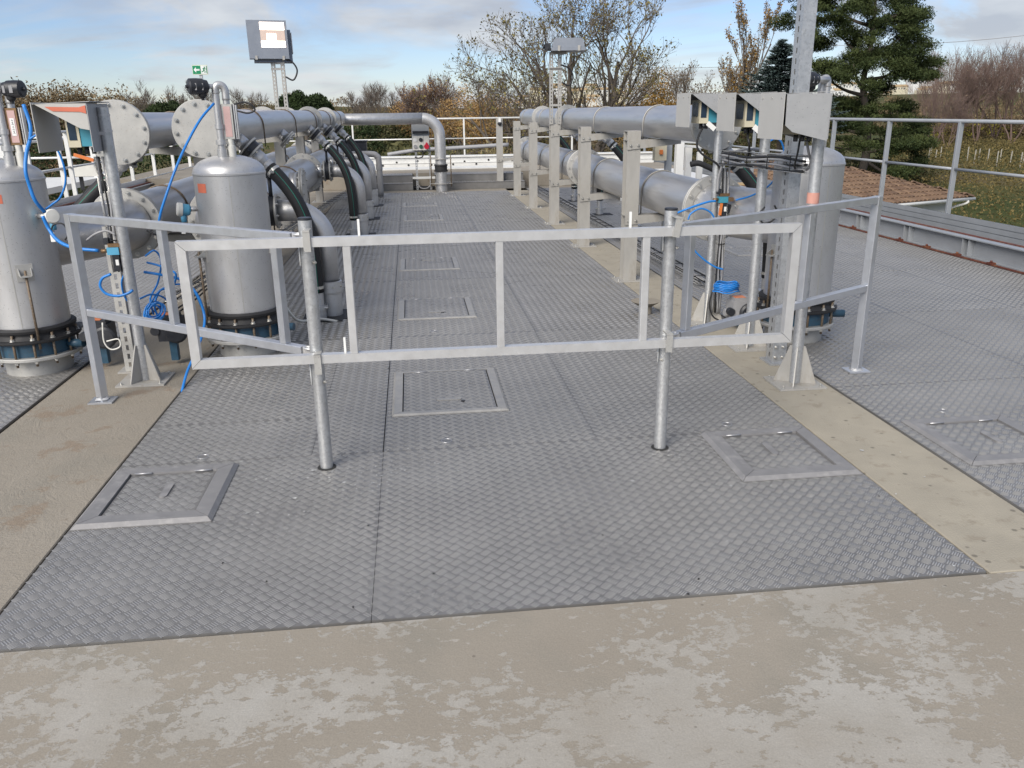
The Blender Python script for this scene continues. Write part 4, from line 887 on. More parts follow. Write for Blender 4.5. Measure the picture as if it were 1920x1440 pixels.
# emergency exit sign
c = at(375, 131, 16.0); t = thing('exit_sign', 'green emergency exit sign on a thin post at the left', 'sign', (c.x, 16.0, 0))
mb = MB(); mb.cbox(c, (.262, .012, .165)); part('sign_frame', mb, 'sign_frame', t)
mb = MB(); mb.cbox(c+Vector((-.055, -.0075, 0)), (.135, .003, .135)); part('green_field', mb, 'sign_green', t)
mb = MB(); mb.cbox(c+Vector((.068, -.0075, 0)), (.105, .003, .135)); part('door_field', mb, 'sign_white', t)
a = c+Vector((-.055, -.0095, 0)); mb = MB(); mb.prism([a+Vector((-.052, 0, 0)), a+Vector((-.01, 0, -.045)), a+Vector((-.01, 0, -.014)), a+Vector((.05, 0, -.014)), a+Vector((.05, 0, .014)), a+Vector((-.01, 0, .014)), a+Vector((-.01, 0, .045))], (0, -.002, 0)); part('arrow', mb, 'sign_white', t)
a = c+Vector((.068, -.0095, 0)); mb = MB(); mb.cyl(a+Vector((.012, 0, .042)), a+Vector((.012, -.002, .042)), .011, seg=12)
for p_, q_, w in (((.008, .028), (-.004, -.004), .020), ((-.004, -.004), (.018, -.022), .013), ((.018, -.022), (.01, -.052), .012), ((-.004, -.004), (-.018, -.028), .013), ((-.018, -.028), (-.042, -.03), .012), ((.008, .026), (-.022, .018), .010), ((.008, .026), (.034, .01), .010)):
    mb.bar(a+Vector((p_[0], -.001, p_[1])), a+Vector((q_[0], -.001, q_[1])), w, .002, (0, 1, 0), .0003)
part('running_figure', mb, 'sign_green', t)
mb = MB(); mb.cbox(a+Vector((.045, .0002, 0)), (.012, .002, .12)); part('door_edge', mb, 'sign_green', t)
mb = MB(); mb.bar((c.x-.0, 16.03, .0), (c.x-.0, 16.03, c.z+.05), .05, .04, (0, 1, 0)); part('post', mb, 'galvanised', t)
# socket panel
t = thing('socket_panel', 'grey socket panel with a red power socket on two slotted legs', 'socket panel', (.27, 18.9, 0)); c = at(789, 268, 18.88)
mb = MB(); slotted(mb, .12, 18.93, .0, c.z-.05, .045, .04, .055, (.016, .03)); part('leg', mb, 'galvanised', t)
mb = MB(); slotted(mb, .42, 18.93, .0, c.z-.05, .045, .04, .055, (.016, .03)); part('leg', mb, 'galvanised', t)
mb = MB(); mb.box((c.x-.19, 18.885, c.z-.18), (c.x+.19, 18.9, c.z+.42)); part('back_board', mb, 'fence_grey', t)
mb = MB(); mb.box((c.x-.17, 18.80, c.z+.2), (c.x+.17, 18.8845, c.z+.25)); part('rain_cover', mb, 'black_plastic', t)
for k in range(3):
    xx = c.x-.122+.122*k; mb = MB(); mb.box((xx-.059, 18.80, c.z-.15), (xx+.059, 18.8845, c.z+.15)); bx_ = part('socket_box', mb, 'offwhite', t)
    mb = MB()
    if k == 2:
        mb.cyl((xx, 18.80, c.z-.07), (xx, 18.76, c.z-.075), .055, seg=20); mb.cbox((xx, 18.775, c.z-.005), (.035, .03, .03)); part('red_socket', mb, 'red_socket', bx_)
    elif k == 1:
        mb.cyl((xx, 18.80, c.z-.075), (xx, 18.775, c.z-.075), .042, seg=16); part('green_socket', mb, 'green_socket', bx_)
        mb = MB(); mb.cyl((xx, 18.80, c.z+.07), (xx, 18.775, c.z+.07), .042, seg=16); part('dark_socket', mb, 'black_plastic', bx_)
    else:
        mb.cyl((xx, 18.80, c.z-.075), (xx, 18.78, c.z-.075), .042, seg=16); part('grey_socket', mb, 'cable_grey', bx_); mb = MB(); mb.cyl((xx, 18.80, c.z+.07), (xx, 18.785, c.z+.07), .042, seg=16); part('round_lid', mb, 'white_tag', bx_)
mb = MB(); mb.tube(spline([(c.x+.03, 18.86, c.z-.15), (c.x+.03, 18.86, c.z-.28), (c.x-.06, 18.87, c.z-.32), (c.x-.14, 18.9, c.z-.3)], 5), .014, 8); part('cable', mb, 'cable_black', t)
mb = MB(); mb.tube(spline([(.13, 18.9, .12), (.2, 18.88, .04), (.33, 18.88, .035), (.41, 18.9, .1)], 5), .012, 8); part('grey_cable', mb, 'cable_grey', t)
# isolator box on the right
c = at(1237, 283, 9.6); t = thing('isolator_box', 'grey isolator switch with yellow knob behind the right pipe', 'switch box', (c.x, 9.6, 0)); mb = MB(); mb.cbox(c, (.14, .1, .21)); part('box', mb, 'cream', t)
mb = MB(); mb.cbox(c+Vector((0, -.06, -.01)), (.035, .03, .05)); part('yellow_knob', mb, 'orange_plastic', t); mb = MB(); mb.bar((c.x+.12, 9.65, .0), (c.x+.12, 9.65, c.z+.15), .07, .07, (0, 1, 0)); mb.cbox((c.x+.05, 9.62, c.z), (.12, .02, .16)); part('stand', mb, 'fence_grey', t)
# ================================================================== hoses, cables, trays
def hose(name, pts, r_, mt, label, cat, seg=8, group=None):
    P = spline(pts, 7); mb = MB(); mb.tube(P, r_, seg); return solo(name, mb, mt, label, cat, P[0], group)
def pv(y0, *pp):
    """survey points (photo x, photo y, depth)"""
    return [at(px, py, d if d else y0) for px, py, d in pp]
BH = 'blue pneumatic hoses'
hose('blue_hose', pv(5.55, (44, 196, 5.62), (56, 232, 5.6), (57, 258, 5.55), (50, 285, 5.5), (48, 320, 5.45), (56, 350, 5.45), (66, 376, 5.45), (84, 398, 5.5)), .011, 'blue_hose', 'thick blue hose falling from the leftmost vent valve to the transmitter', 'hose', 10, BH)
hose('blue_hose', pv(5.5, (54, 262, 0), (75, 252, 0), (100, 268, 0), (118, 305, 0), (123, 340, 0), (113, 370, 0), (98, 383, 0), (86, 392, 0)), .0065, 'blue_hose', 'thin blue hose looping beside the leftmost vessel', 'hose', 8, BH)
hose('blue_hose', pv(5.4, (80, 405, 5.5), (92, 430, 5.5), (110, 452, 5.45), (140, 465, 5.4), (185, 470, 5.38)), .011, 'blue_hose', 'blue hose from the left transmitter to the solenoid valve', 'hose', 10, BH)
hose('blue_hose', pv(5.6, (401, 194, 5.85), (375, 225, 5.7), (350, 270, 5.6), (330, 315, 5.5), (312, 365, 5.45), (300, 405, 5.45), (297, 440, 5.5), (306, 475, 5.55), (322, 505, 5.6)), .008, 'blue_hose', 'long blue hose slanting from the second vent valve down past its vessel', 'hose', 8, BH)
hose('blue_hose', pv(5.3, (208, 514, 0), (192, 522, 0), (188, 537, 0), (200, 551, 0), (222, 555, 0), (240, 550, 0), (249, 544, 0)), .0085, 'blue_hose', 'blue hose ring under the left solenoid valve', 'hose', 8, BH)
hose('blue_hose', pv(5.5, (275, 492, 0), (295, 497, 0), (315, 505, 0), (330, 515, 0), (322, 540, 5.6), (300, 545, 5.6), (290, 575, 5.6), (300, 600, 5.6)), .007, 'blue_hose', 'blue hose wandering between the left pole and the gate end stile', 'hose', 8, BH)
hose('blue_hose', pv(5.5, (270, 510, 0), (300, 515, 0), (340, 525, 5.6), (368, 550, 5.6), (383, 590, 5.6), (380, 625, 5.5), (365, 665, 5.35), (350, 700, 5.25), (338, 748, 5.08)), .009, 'blue_hose', 'blue hose dropping to a loose end on the plates beside the left pole', 'hose', 8, BH)
mb = MB(); c0 = at(290, 585, 5.55)
for k in range(7):
    n_ = Vector((random.uniform(-.5, .5), -1, random.uniform(.1, .8))).normalized(); a = n_.orthogonal().normalized(); b = n_.cross(a); rr_ = random.uniform(.05, .085); o_ = c0+Vector((random.uniform(-.02, .03), random.uniform(-.03, .03), random.uniform(-.02, .02)))
    mb.tube([o_+(a*math.cos(q*math.pi/9)+b*.8*math.sin(q*math.pi/9))*rr_ for q in range(19)], .0055, 6, False)
solo('blue_hose_coil', mb, 'blue_hose', 'tangled coil of blue hose at the foot of the left pole', 'hose', c0)
hose('blue_hose', pv(6.1, (1268, 400, 6.15), (1288, 392, 0), (1310, 384, 0), (1330, 378, 0), (1342, 377, 0)), .008, 'blue_hose', 'blue hose feeding the right solenoid valve from the left', 'hose', 8, BH)
hose('blue_hose', pv(6.1, (1290, 412, 0), (1296, 400, 0), (1315, 391, 0), (1334, 400, 0), (1340, 418, 0), (1330, 435, 0), (1310, 440, 0), (1297, 432, 0), (1292, 418, 0)), .007, 'blue_hose', 'blue hose loop hanging over the right lower pipe flange', 'hose', 8, BH)
hose('blue_hose', pv(6.1, (1296, 436, 0), (1300, 465, 0), (1318, 485, 0), (1340, 500, 0), (1356, 505, 0)), .007, 'blue_hose', 'blue hose hanging in a curve left of the far right pole', 'hose', 8, BH)
hose('blue_hose', pv(6.0, (1380, 375, 0), (1400, 370, 0), (1420, 362, 0), (1445, 345, 0), (1462, 318, 0), (1470, 290, 0), (1464, 265, 0), (1448, 262, 0), (1425, 285, 0), (1420, 310, 0)), .007, 'blue_hose', 'blue hose rising between the right instrument poles', 'hose', 8, BH)
mb = MB(); c0 = at(1362, 538, 6.05)
for k in range(6):
    rr_ = random.uniform(.085, .108); mb.tube([c0+Vector((rr_*math.cos(q*math.pi/12)+random.uniform(-.002, .002), rr_*.75*math.sin(q*math.pi/12), .012*k-.03+.006*math.sin(q))) for q in range(25)], .0055, 6, False)
solo('blue_hose_coil', mb, 'blue_hose', 'neat flat coil of blue hose above the right actuator', 'hose', c0)
for k, (lab, pp_) in enumerate((
        ('blue hose running low from the left pole to the dark actuator', ((262, 560, 5.45), (285, 552, 5.5), (310, 560, 5.6), (325, 585, 5.65), (322, 608, 5.7))),
        ('blue hose looping just left of the gate end stile', ((272, 480, 5.45), (290, 470, 5.5), (302, 490, 5.55), (296, 530, 5.6), (282, 560, 5.6), (288, 590, 5.6))),
        ('blue hose arching behind the gate end stile', ((275, 580, 5.5), (300, 545, 5.55), (335, 533, 5.6), (362, 545, 5.65), (378, 575, 5.7))),
        ('blue hose hugging the side of the left slotted strut', ((232, 478, 5.42), (236, 505, 5.42), (228, 530, 5.42), (236, 560, 5.45), (258, 575, 5.5))))):
    hose('blue_hose', pv(5.5, *pp_), .0062, 'blue_hose', lab, 'hose', 7, BH)
for k, (lab, pp_) in enumerate((
        ('bundled black cable on the strip right of the left pole foot', ((290, 600, 5.75), (320, 585, 5.9), (345, 570, 6.0), (372, 548, 6.2), (392, 532, 6.4))),
        ('second black cable lying along the left strip', ((285, 612, 5.7), (315, 598, 5.85), (342, 580, 6.0), (368, 560, 6.2), (390, 540, 6.4))),
        ('black cable drooping behind the left wing rail', ((275, 432, 5.5), (292, 440, 5.5), (306, 436, 5.55), (318, 428, 5.6))),
        ('black cable curling at the foot of the far right pole', ((1336, 545, 6.15), (1330, 570, 6.15), (1336, 592, 6.15), (1350, 602, 6.15))),
        ('thin grey cable slanting behind the right solenoid valve', ((1378, 385, 6.1), (1390, 400, 6.1), (1404, 418, 6.05))),
        ('black cable bundle between the right vessel and the tall strut', ((1452, 385, 5.4), (1458, 400, 5.4), (1446, 415, 5.4), (1430, 418, 5.45), (1424, 402, 5.45), (1434, 388, 5.45))))):
    hose('black_cable', pv(5.5, *pp_), .0065, 'cable_grey' if 'grey' in lab else 'cable_black', lab, 'cable', 7)
# solenoid valves
def solenoid(c, label, orange):
    c = Vector(c); t = thing('solenoid_valve', label, 'valve', c, 'solenoid valves')
    mb = MB(); mb.cbox(c, (.07, .05, .045)); part('block', mb, 'sensor_blue' if not orange else 'teal', t)
    mb = MB(); mb.cbox(c+Vector((.01, 0, .035)), (.075, .035, .022)); mb.cyl(c+Vector((-.075, 0, 0)), c+Vector((-.036, 0, 0)), .012, seg=8); mb.cbox(c+Vector((.06, 0, 0)), (.045, .035, .03)); part('brass_fittings', mb, 'brass', t)
    mb = MB(); mb.cbox(c+Vector((.01, 0, -.075)), (.042, .045, .10)); mb.cbox(c+Vector((.05, .02, -.07)), (.04, .04, .06)); part('coil', mb, 'black_plastic', t)
    mb = MB(); mb.cbox(c+Vector((.016, -.0245, -.07)), (.018, .003, .035)); part('coil_label', mb, 'white_tag', t)
    mb = MB(); mb.cbox(c+Vector((-.035, 0, .06)), (.028, .03, .04)); part('plug', mb, 'black_plastic', t)
    if orange: mb = MB(); mb.cbox(c+Vector((-.022, -.03, -.07)), (.022, .006, .09), Matrix.Rotation(.1, 3, 'Y')); part('orange_tag', mb, 'orange_plastic', t)
solenoid(at(214, 470, 5.36), 'solenoid valve with light blue block on the left pole', False)
solenoid(at(1355, 374, 6.16), 'solenoid valve with orange tag on the far right pole', True)
# rotary actuators on the vessel valves
def actuator(c, label, big):
    c = Vector(c); t = thing('valve_actuator', label, 'actuator', c)
    mb = MB(); mb.cbox(c, (.15, .15, .15)); mb.cbox(c+Vector((0, 0, .09)), (.12, .12, .03)); mb.cyl(c+Vector((-.07, 0, -.02)), c+Vector((-.115, 0, -.02)), .03, seg=12); part('housing', mb, 'cable_grey' if big else 'black_plastic', t)
    mb = MB(); mb.lathe(c+Vector((.05, -.078, -.01)), -Y_, [(0, .075), (.02, .075), (.03, .06), (.032, 0)], 20); part('hand_wheel', mb, 'black_plastic', t)
    mb = MB(); mb.cbox(c+Vector((-.015, -.02, .1062)), (.085, .08, .002)); part('orange_sticker', mb, 'orange_plastic', t)
    mb = MB(); mb.cyl(c+Vector((-.09, -.04, 0)), c+Vector((-.09, -.085, 0)), .03, seg=12); part('motor', mb, 'black_plastic', t)
    mb = MB(); mb.bar(c-Z_*.075, Vector((c.x, c.y, .03)), .05, .05, (0, 1, 0)); part('valve_neck', mb, 'blue_cast', t)
actuator(at(1385, 580, 6.02), 'grey actuator with orange sticker below the blue hose coil', True)
actuator(at(322, 615, 5.75), 'dark actuator behind the left end of the gate, orange sticker on top', False)
actuator(at(190, 625, 5.75), 'dark actuator at the foot of the leftmost vessel', False)
# wire cable trays
def tray(p, q, w, h, label, cables, nrm=Z_, pitch=.1):
    p, q = Vector(p), Vector(q); d = (q-p).normalized(); n = Vector(nrm); n = (n-d*n.dot(d)).normalized(); s_ = d.cross(n); L = (q-p).length
    t = thing('cable_tray', label, 'cable tray', p); mb = MB()
    for a, b in ((-.5, 0), (-.17, 0), (.17, 0), (.5, 0), (-.5, .5), (.5, .5), (-.5, 1), (.5, 1)): mb.cyl(p+s_*w*a+n*h*b, q+s_*w*a+n*h*b, .0022, seg=5)
    for k in range(int(L/pitch)+1):
        o_ = p+d*(k*pitch); mb.tube([o_-s_*w/2+n*h, o_-s_*w/2, o_+s_*w/2, o_+s_*w/2+n*h], .0022, 4, False, False)
    part('wire_basket', mb, 'bolt_steel', t)
    for k in range(cables):
        ph = random.random()*6; off = (k/(max(1, cables-1))-.5)*w*.8; mb = MB(); m_ = 18
        mb.tube([p+d*(L*i/m_)+s_*(off+min(.012, .006*L)*math.sin(ph+i*.5))+n*(.012+min(.012, h*.25)*(k % 3)+.003*math.sin(ph*2+i*.6)) for i in range(m_+1)], random.uniform(.006, .009), 6); part('cable', mb, 'cable_black' if k % 2 else 'cable_grey', t)
    mb = MB()
    for k in range(int(L/.35)):
        o_ = p+d*(.2+k*.35); mb.tube([o_-s_*w*.45, o_-s_*w*.42+n*.045, o_+s_*w*.42+n*.045, o_+s_*w*.45], .004, 4)
    part('cable_ties', mb, 'cable_black', t)
    return t
tray((2.78, 7.6, .03), (2.70, 18.6, .03), .16, .05, 'long floor cable tray under the right pipes', 6)
tray((-2.02, 7.0, .18), (-1.15, 17.6, .18), .14, .05, 'floor cable tray under the left pipes', 5)
tray((-1.86, 5.40, .72), (-1.86, 5.40, 1.42), .055, .03, 'narrow vertical cable basket on the left instrument pole', 3, -Y_, .07)
tray((2.36, 6.19, .10), (2.36, 6.19, 1.22), .06, .03, 'narrow vertical cable basket on the far right pole', 5, -Y_, .07)
tray((2.34, 6.15, 1.30), (2.32, 4.74, 1.33), .10, .045, 'upper cable basket linking the right instrument poles', 6, -X_, .08)
hose('black_cable', pv(6.2, (1319, 237, 6.2), (1310, 255, 0), (1307, 275, 0), (1318, 290, 0), (1345, 308, 0), (1352, 325, 0)), .008, 'cable_black', 'black cable drooping from the farthest right hood', 'cable')
hose('black_cable', pv(5.5, (1404, 238, 5.55), (1402, 255, 0), (1405, 275, 0), (1400, 298, 5.8), (1375, 302, 6.1)), .008, 'cable_black', 'black cable drooping from the middle right hood', 'cable')
hose('grey_cable', pv(4.7, (1512, 262, 0), (1516, 285, 0), (1520, 305, 4.75), (1512, 318, 4.8), (1495, 312, 5.0), (1470, 300, 5.3)), .008, 'cable_grey', 'grey cable looping below the nearest right hood', 'cable')
hose('black_cable', pv(4.7, (1500, 260, 0), (1496, 285, 0), (1490, 310, 4.8), (1492, 318, 4.9)), .006, 'cable_black', 'thin black cable under the nearest right hood', 'cable')
hose('grey_cable', pv(6.15, (1345, 360, 0), (1348, 330, 0), (1360, 300, 6.1), (1378, 285, 6.0), (1400, 280, 5.9), (1440, 282, 5.5)), .010, 'cable_grey', 'grey cable bundle arching onto the basket between the right poles', 'cable')
hose('black_cable', pv(5.36, (195, 262, 5.4), (202, 285, 0), (208, 310, 0), (212, 340, 0), (214, 380, 0)), .008, 'cable_black', 'black cable hanging from the left hood into its basket', 'cable')
hose('grey_cable', pv(5.35, (163, 450, 5.45), (180, 438, 0), (200, 433, 0), (216, 440, 0)), .007, 'cable_grey', 'pale grey hose bending behind the left pole', 'cable')
hose('black_cable', pv(5.5, (95, 440, 5.5), (100, 422, 0), (118, 420, 0), (128, 438, 0), (122, 450, 0)), .005, 'cable_black', 'thin black cable loop on the leftmost vessel', 'cable')
hose('black_cable', pv(5.8, (440, 195, 5.9), (462, 192, 0), (478, 205, 0), (465, 212, 0), (445, 208, 0)), .006, 'cable_black', 'thin black cable loop right of the pink sight glass', 'cable')
hose('white_hose', pv(5.5, (192, 605, 0), (195, 640, 0), (208, 655, 0), (225, 650, 0), (222, 636, 0), (200, 640, 0)), .005, 'offwhite', 'thin white wire curl at the foot of the left strut', 'cable')
hose('white_hose', pv(6.4, (517, 535, 6.3), (530, 565, 0), (548, 592, 0), (565, 602, 6.5), (600, 598, 6.7), (640, 604, 6.8)), .011, 'offwhite', 'pale drain hose lying on the plates by the nearest elbow', 'hose')
# funnel drain beside the right strip
c = atz(1205, 590, 0); t = thing('floor_funnel', 'small pale funnel drain by the walkway edge behind the right gate post', 'funnel', c)
mb = MB(); mb.lathe((c.x+.03, c.y+.03, .007), Z_, [(0, .055), (.06, .055), (.10, .12), (.105, .125), (.105, .0)], 16); part('funnel', mb, 'concrete_sand', t)
# ================================================================== rails and fences
def fence(name, label, pts_fn, s0, s1, spacing, first, zt_, zm, toe, mt, post_w=.06, zp0=-.15, rail_r=.024, mid=True):
    """pts_fn(s, z) -> world point"""
    t = thing(name, label, 'fence', pts_fn(s0, 0)); d = (pts_fn(s1, 0)-pts_fn(s0, 0)).normalized()
    mb = MB(); mb.cyl(pts_fn(s0, zt_), pts_fn(s1, zt_), rail_r, seg=14); part('top_rail', mb, mt, t)
    s = first
    ps = []
    while s <= s1+.01:
        mb = MB(); mb.bar(pts_fn(s, zp0), pts_fn(s, zt_-rail_r*.6), post_w, .014 if post_w < .05 else .045, d if post_w < .05 else d); part('fence_post', mb, mt, t); ps.append(s); s += spacing
    if mid:
        for a, b in zip(ps, ps[1:]):
            mb = MB(); mb.cyl(pts_fn(a, zm)+d*.0, pts_fn(b, zm), .019, seg=12); part('mid_rail', mb, mt, t)
    if toe:
        off, za, zb_ = toe; nrm = Vector((-d.y, d.x, 0))*off
        mb = MB(); h = (zb_-za)/3
        for k in range(3):
            a, b = pts_fn(s0, za+h*k+.004)+nrm, pts_fn(s1, za+h*k+.004)+nrm; mb.prism([a, b, b+Z_*(h-.008), a+Z_*(h-.008)], nrm.normalized()*.03)
        a, b = pts_fn(s0, za)+nrm*1.12, pts_fn(s1, za)+nrm*1.12; mb.prism([a, b, b+Z_*(zb_-za-.004), a+Z_*(zb_-za-.004)], nrm.normalized()*.012)
        part('toe_board', mb, mt, t)
    return t
fence('guard_fence', 'grey tubular fence with toe board along the right edge, vineyard behind', lambda s, z: Vector((7.0, s, z)), 5.6, 25.2, 1.645, 6.95, 1.455, .862, (.05, .105, .31), 'fence_grey')
fence('guard_fence', 'pale railing across the far end of the deck', lambda s, z: Vector((s, 25.2, z)), -6.2, 7.0, 3.22, -4.85+.0, 1.46, .90, None, 'white_alu', .05, .25)
fence('guard_fence', 'pale railing with toe board along the left edge of the deck', lambda s, z: Vector((-6.0, s, z)), 8.0, 24.6, 1.645, 9.3, 1.40, .80, (-.05, .10, .33), 'white_alu', .07)
fence('guard_fence', 'second white railing of the stair landing outside the left edge', lambda s, z: Vector((-6.9, s, z)), 12.0, 22, 2.6, 12.6, 1.22, .66, None, 'white_alu', .08, -3.9)
t = thing('stair_landing', 'white steel stair landing beyond the left railing', 'stairs', (-8.6, 17, GZ))
mb = MB(); mb.box((-9.4, 13, .18), (-7.2, 21, .30)); part('platform', mb, 'white_alu', t)
for xx, yy in ((-9.3, 13.2), (-7.3, 13.2), (-9.3, 20.8), (-7.3, 20.8)):
    mb = MB(); mb.bar((xx, yy, GZ), (xx, yy, 1.2), .12, .12, (0, 1, 0)); part('leg', mb, 'white_alu', t)
for zz in (.75, 1.2):
    mb = MB(); mb.cyl((-9.3, 13.2, zz), (-9.3, 20.8, zz), .025, seg=8); mb.cyl((-9.3, 20.8, zz), (-7.3, 20.8, zz), .025, seg=8); part('rail', mb, 'white_alu', t)
mb = MB(); mb.bar((-9.3, 13.3, -3.8), (-7.3, 20.5, .2), .05, .1); part('brace', mb, 'white_alu', t)
t = thing('steel_beam', 'long painted steel beam with stiffeners and rusty rail along the right edge', 'beam', (6.3, 5, 0))
xb = 6.27; y0, y1 = 4.0, 25.0
mb = MB(); mb.box((xb-.075, y0, .012), (xb+.075, y1, .024)); mb.box((xb-.006, y0, .0245), (xb+.006, y1, .2155)); mb.box((xb-.085, y0, .216), (xb+.085, y1, .229)); part('i_section', mb, 'fence_grey', t)
y = 5.1
while y < 25:
    for s_ in (-1,):
        mb = MB(); mb.box((xb-.072, y, .0248), (xb-.0065, y+.01, .2152)); mb.box((xb-.072, y+.11, .0248), (xb-.0065, y+.12, .2152)); part('stiffener', mb, 'fence_grey', t)
    y += 1.17
mb = MB(); mb.box((xb+.03, y0, .2295), (xb+.08, y1, .238)); part('rusty_rail', mb, 'red_brown', t)
mb = MB(); mb.box((xb-.135, y0, .0075), (xb-.1, y1, .02)); part('edge_strip', mb, 'red_brown', t)
y = 4.6
while y < 25:
    mb = MB(); mb.box((xb-.14, y, .0205), (xb-.076, y+.07, .035)); mb.cyl((xb-.11, y+.035, .0355), (xb-.11, y+.035, .055), .014, seg=6); part('rail_clip', mb, 'red_brown', t); y += .585
t = thing('steel_beam', 'pale steel beam along the left edge of the deck', 'beam', (-5.8, 8, 0)); mb = MB(); mb.box((-5.9, 7.5, .012), (-5.77, 25, .024)); mb.box((-5.84, 7.5, .0245), (-5.83, 25, .2)); mb.box((-5.92, 7.5, .2005), (-5.76, 25, .215)); part('i_section', mb, 'fence_grey', t); mb = MB(); mb.box((-5.88, 7.5, .2155), (-5.82, 25, .24)); part('rusty_rail', mb, 'red_brown', t)
# far white beam with bolt holes
t = thing('white_beam', 'long white aluminium channel with dark bolt holes across the far end', 'beam', (0, 21.9, .3))
mb = MB(); mb.box((-4.5, 21.95, .306), (6.4, 22.2, .545)); mb.box((-4.5, 21.90, .545), (6.4, 22.3, .575)); mb.box((-4.5, 21.935, .40), (6.4, 21.9495, .41)); part('channel', mb, 'white_alu', t)
for k in range(34):
    xx = -4+k*.3+random.uniform(-.04, .04); zz = .36 if k % 2 else .40+random.uniform(0, .06)
    mb = MB(); mb.cyl((xx, 21.9492, zz), (xx, 21.943, zz), .026, seg=10); part('bolt_hole', mb, 'dark_gap', t)
mb = MB(); mb.box((-4.5, 20.9, .307), (2.6, 21.7, .33)); part('deck_strip', mb, 'white_alu', t)
c = at(910, 280, 22.6); hose('grey_duct', [(-.6, 22.6, .60), (.2, 22.6, .70), (1.2, 22.6, .74), (2.6, 22.6, .80)], .05, 'cable_grey', 'grey ribbed duct lying along the far beam', 'duct')
# lamp bracket on the lone column
t = thing('wall_lamp', 'small black and white lamp on the lone far column', 'lamp', (1.98, 18.86, 1.4)); mb = MB(); mb.lathe((1.98, 18.855, 1.33), Z_, [(0, 0), (.05, .05), (.07, .05), (.09, .03)], 10); part('shade', mb, 'black_plastic', t); mb = MB(); mb.cbox((1.98, 18.855, 1.46), (.05, .03, .08)); part('holder', mb, 'white_tag', t)
# things on the far right walkway behind the pipe
t = thing('aluminium_stand', 'square aluminium stand beside the isolator box', 'stand', (4.9, 13.2, 0))
for k, (px, w) in enumerate(((1273, .12), (1290, .1), (1312, .09))):
    c = at(px, 300, 13+k*.5); mb = MB(); mb.bar((c.x, 13+k*.5, .0), (c.x, 13+k*.5, 1.15-.1*k), w, w, (0, 1, 0)); part('upright', mb, 'white_alu', t)
mb = MB(); mb.bar(at(1255, 265, 13), at(1345, 268, 13.4), .03, .04); part('cross_bar', mb, 'white_alu', t); mb = MB(); mb.bar(at(1275, 273, 13.1), at(1400, 282, 13.5), .03, .04); part('cross_bar', mb, 'white_alu', t)
t = thing('timber_plank', 'pair of yellow timber planks lying behind the right pipe', 'plank', (5, 14, .1))
for k in range(2):
    mb = MB(); mb.bar(Vector((4.6, 14.2+.5*k, .33)), Vector((6.0, 14.6-.2*k, .36)), .14, .03); part('board', mb, 'wood', t)
mb = MB(); mb.box((3.9, 15.5, .30), (6.05, 19.0, .345)); mb.box((3.9, 15.48, .01), (6.05, 15.51, .299)); solo('white_cover', mb, 'white_alu', 'wide white tank cover on the right beyond the pipes', 'cover', (4.9, 17, .3))
hose('dark_tube', pv(9.0, (1295, 308, 10), (1310, 306, 10), (1325, 312, 10), (1338, 318, 10)), .035, 'rubber', 'short dark pipe lagging behind the right pipe', 'tube', 10)
# stone coping and barrow on the left walkway
t = thing('hand_cart', 'small cart with an orange handle beyond the left railing', 'cart', at(152, 300, 17)); c = at(152, 295, 17)
mb = MB(); mb.bar(c+Vector((-.12, 0, .05)), c+Vector((.22, 0, -.06)), .05, .06); part('orange_handle', mb, 'orange_plastic', t); mb = MB(); mb.cbox(c+Vector((.0, .1, -.25)), (.5, .3, .2)); part('tray', mb, 'offwhite', t)
mb = MB(); mb.bar(c+Vector((-.1, .1, -.35)), Vector((c.x-.1, c.y+.1, .3)), .06, .06, (0, 1, 0)); part('leg', mb, 'black_plastic', t)
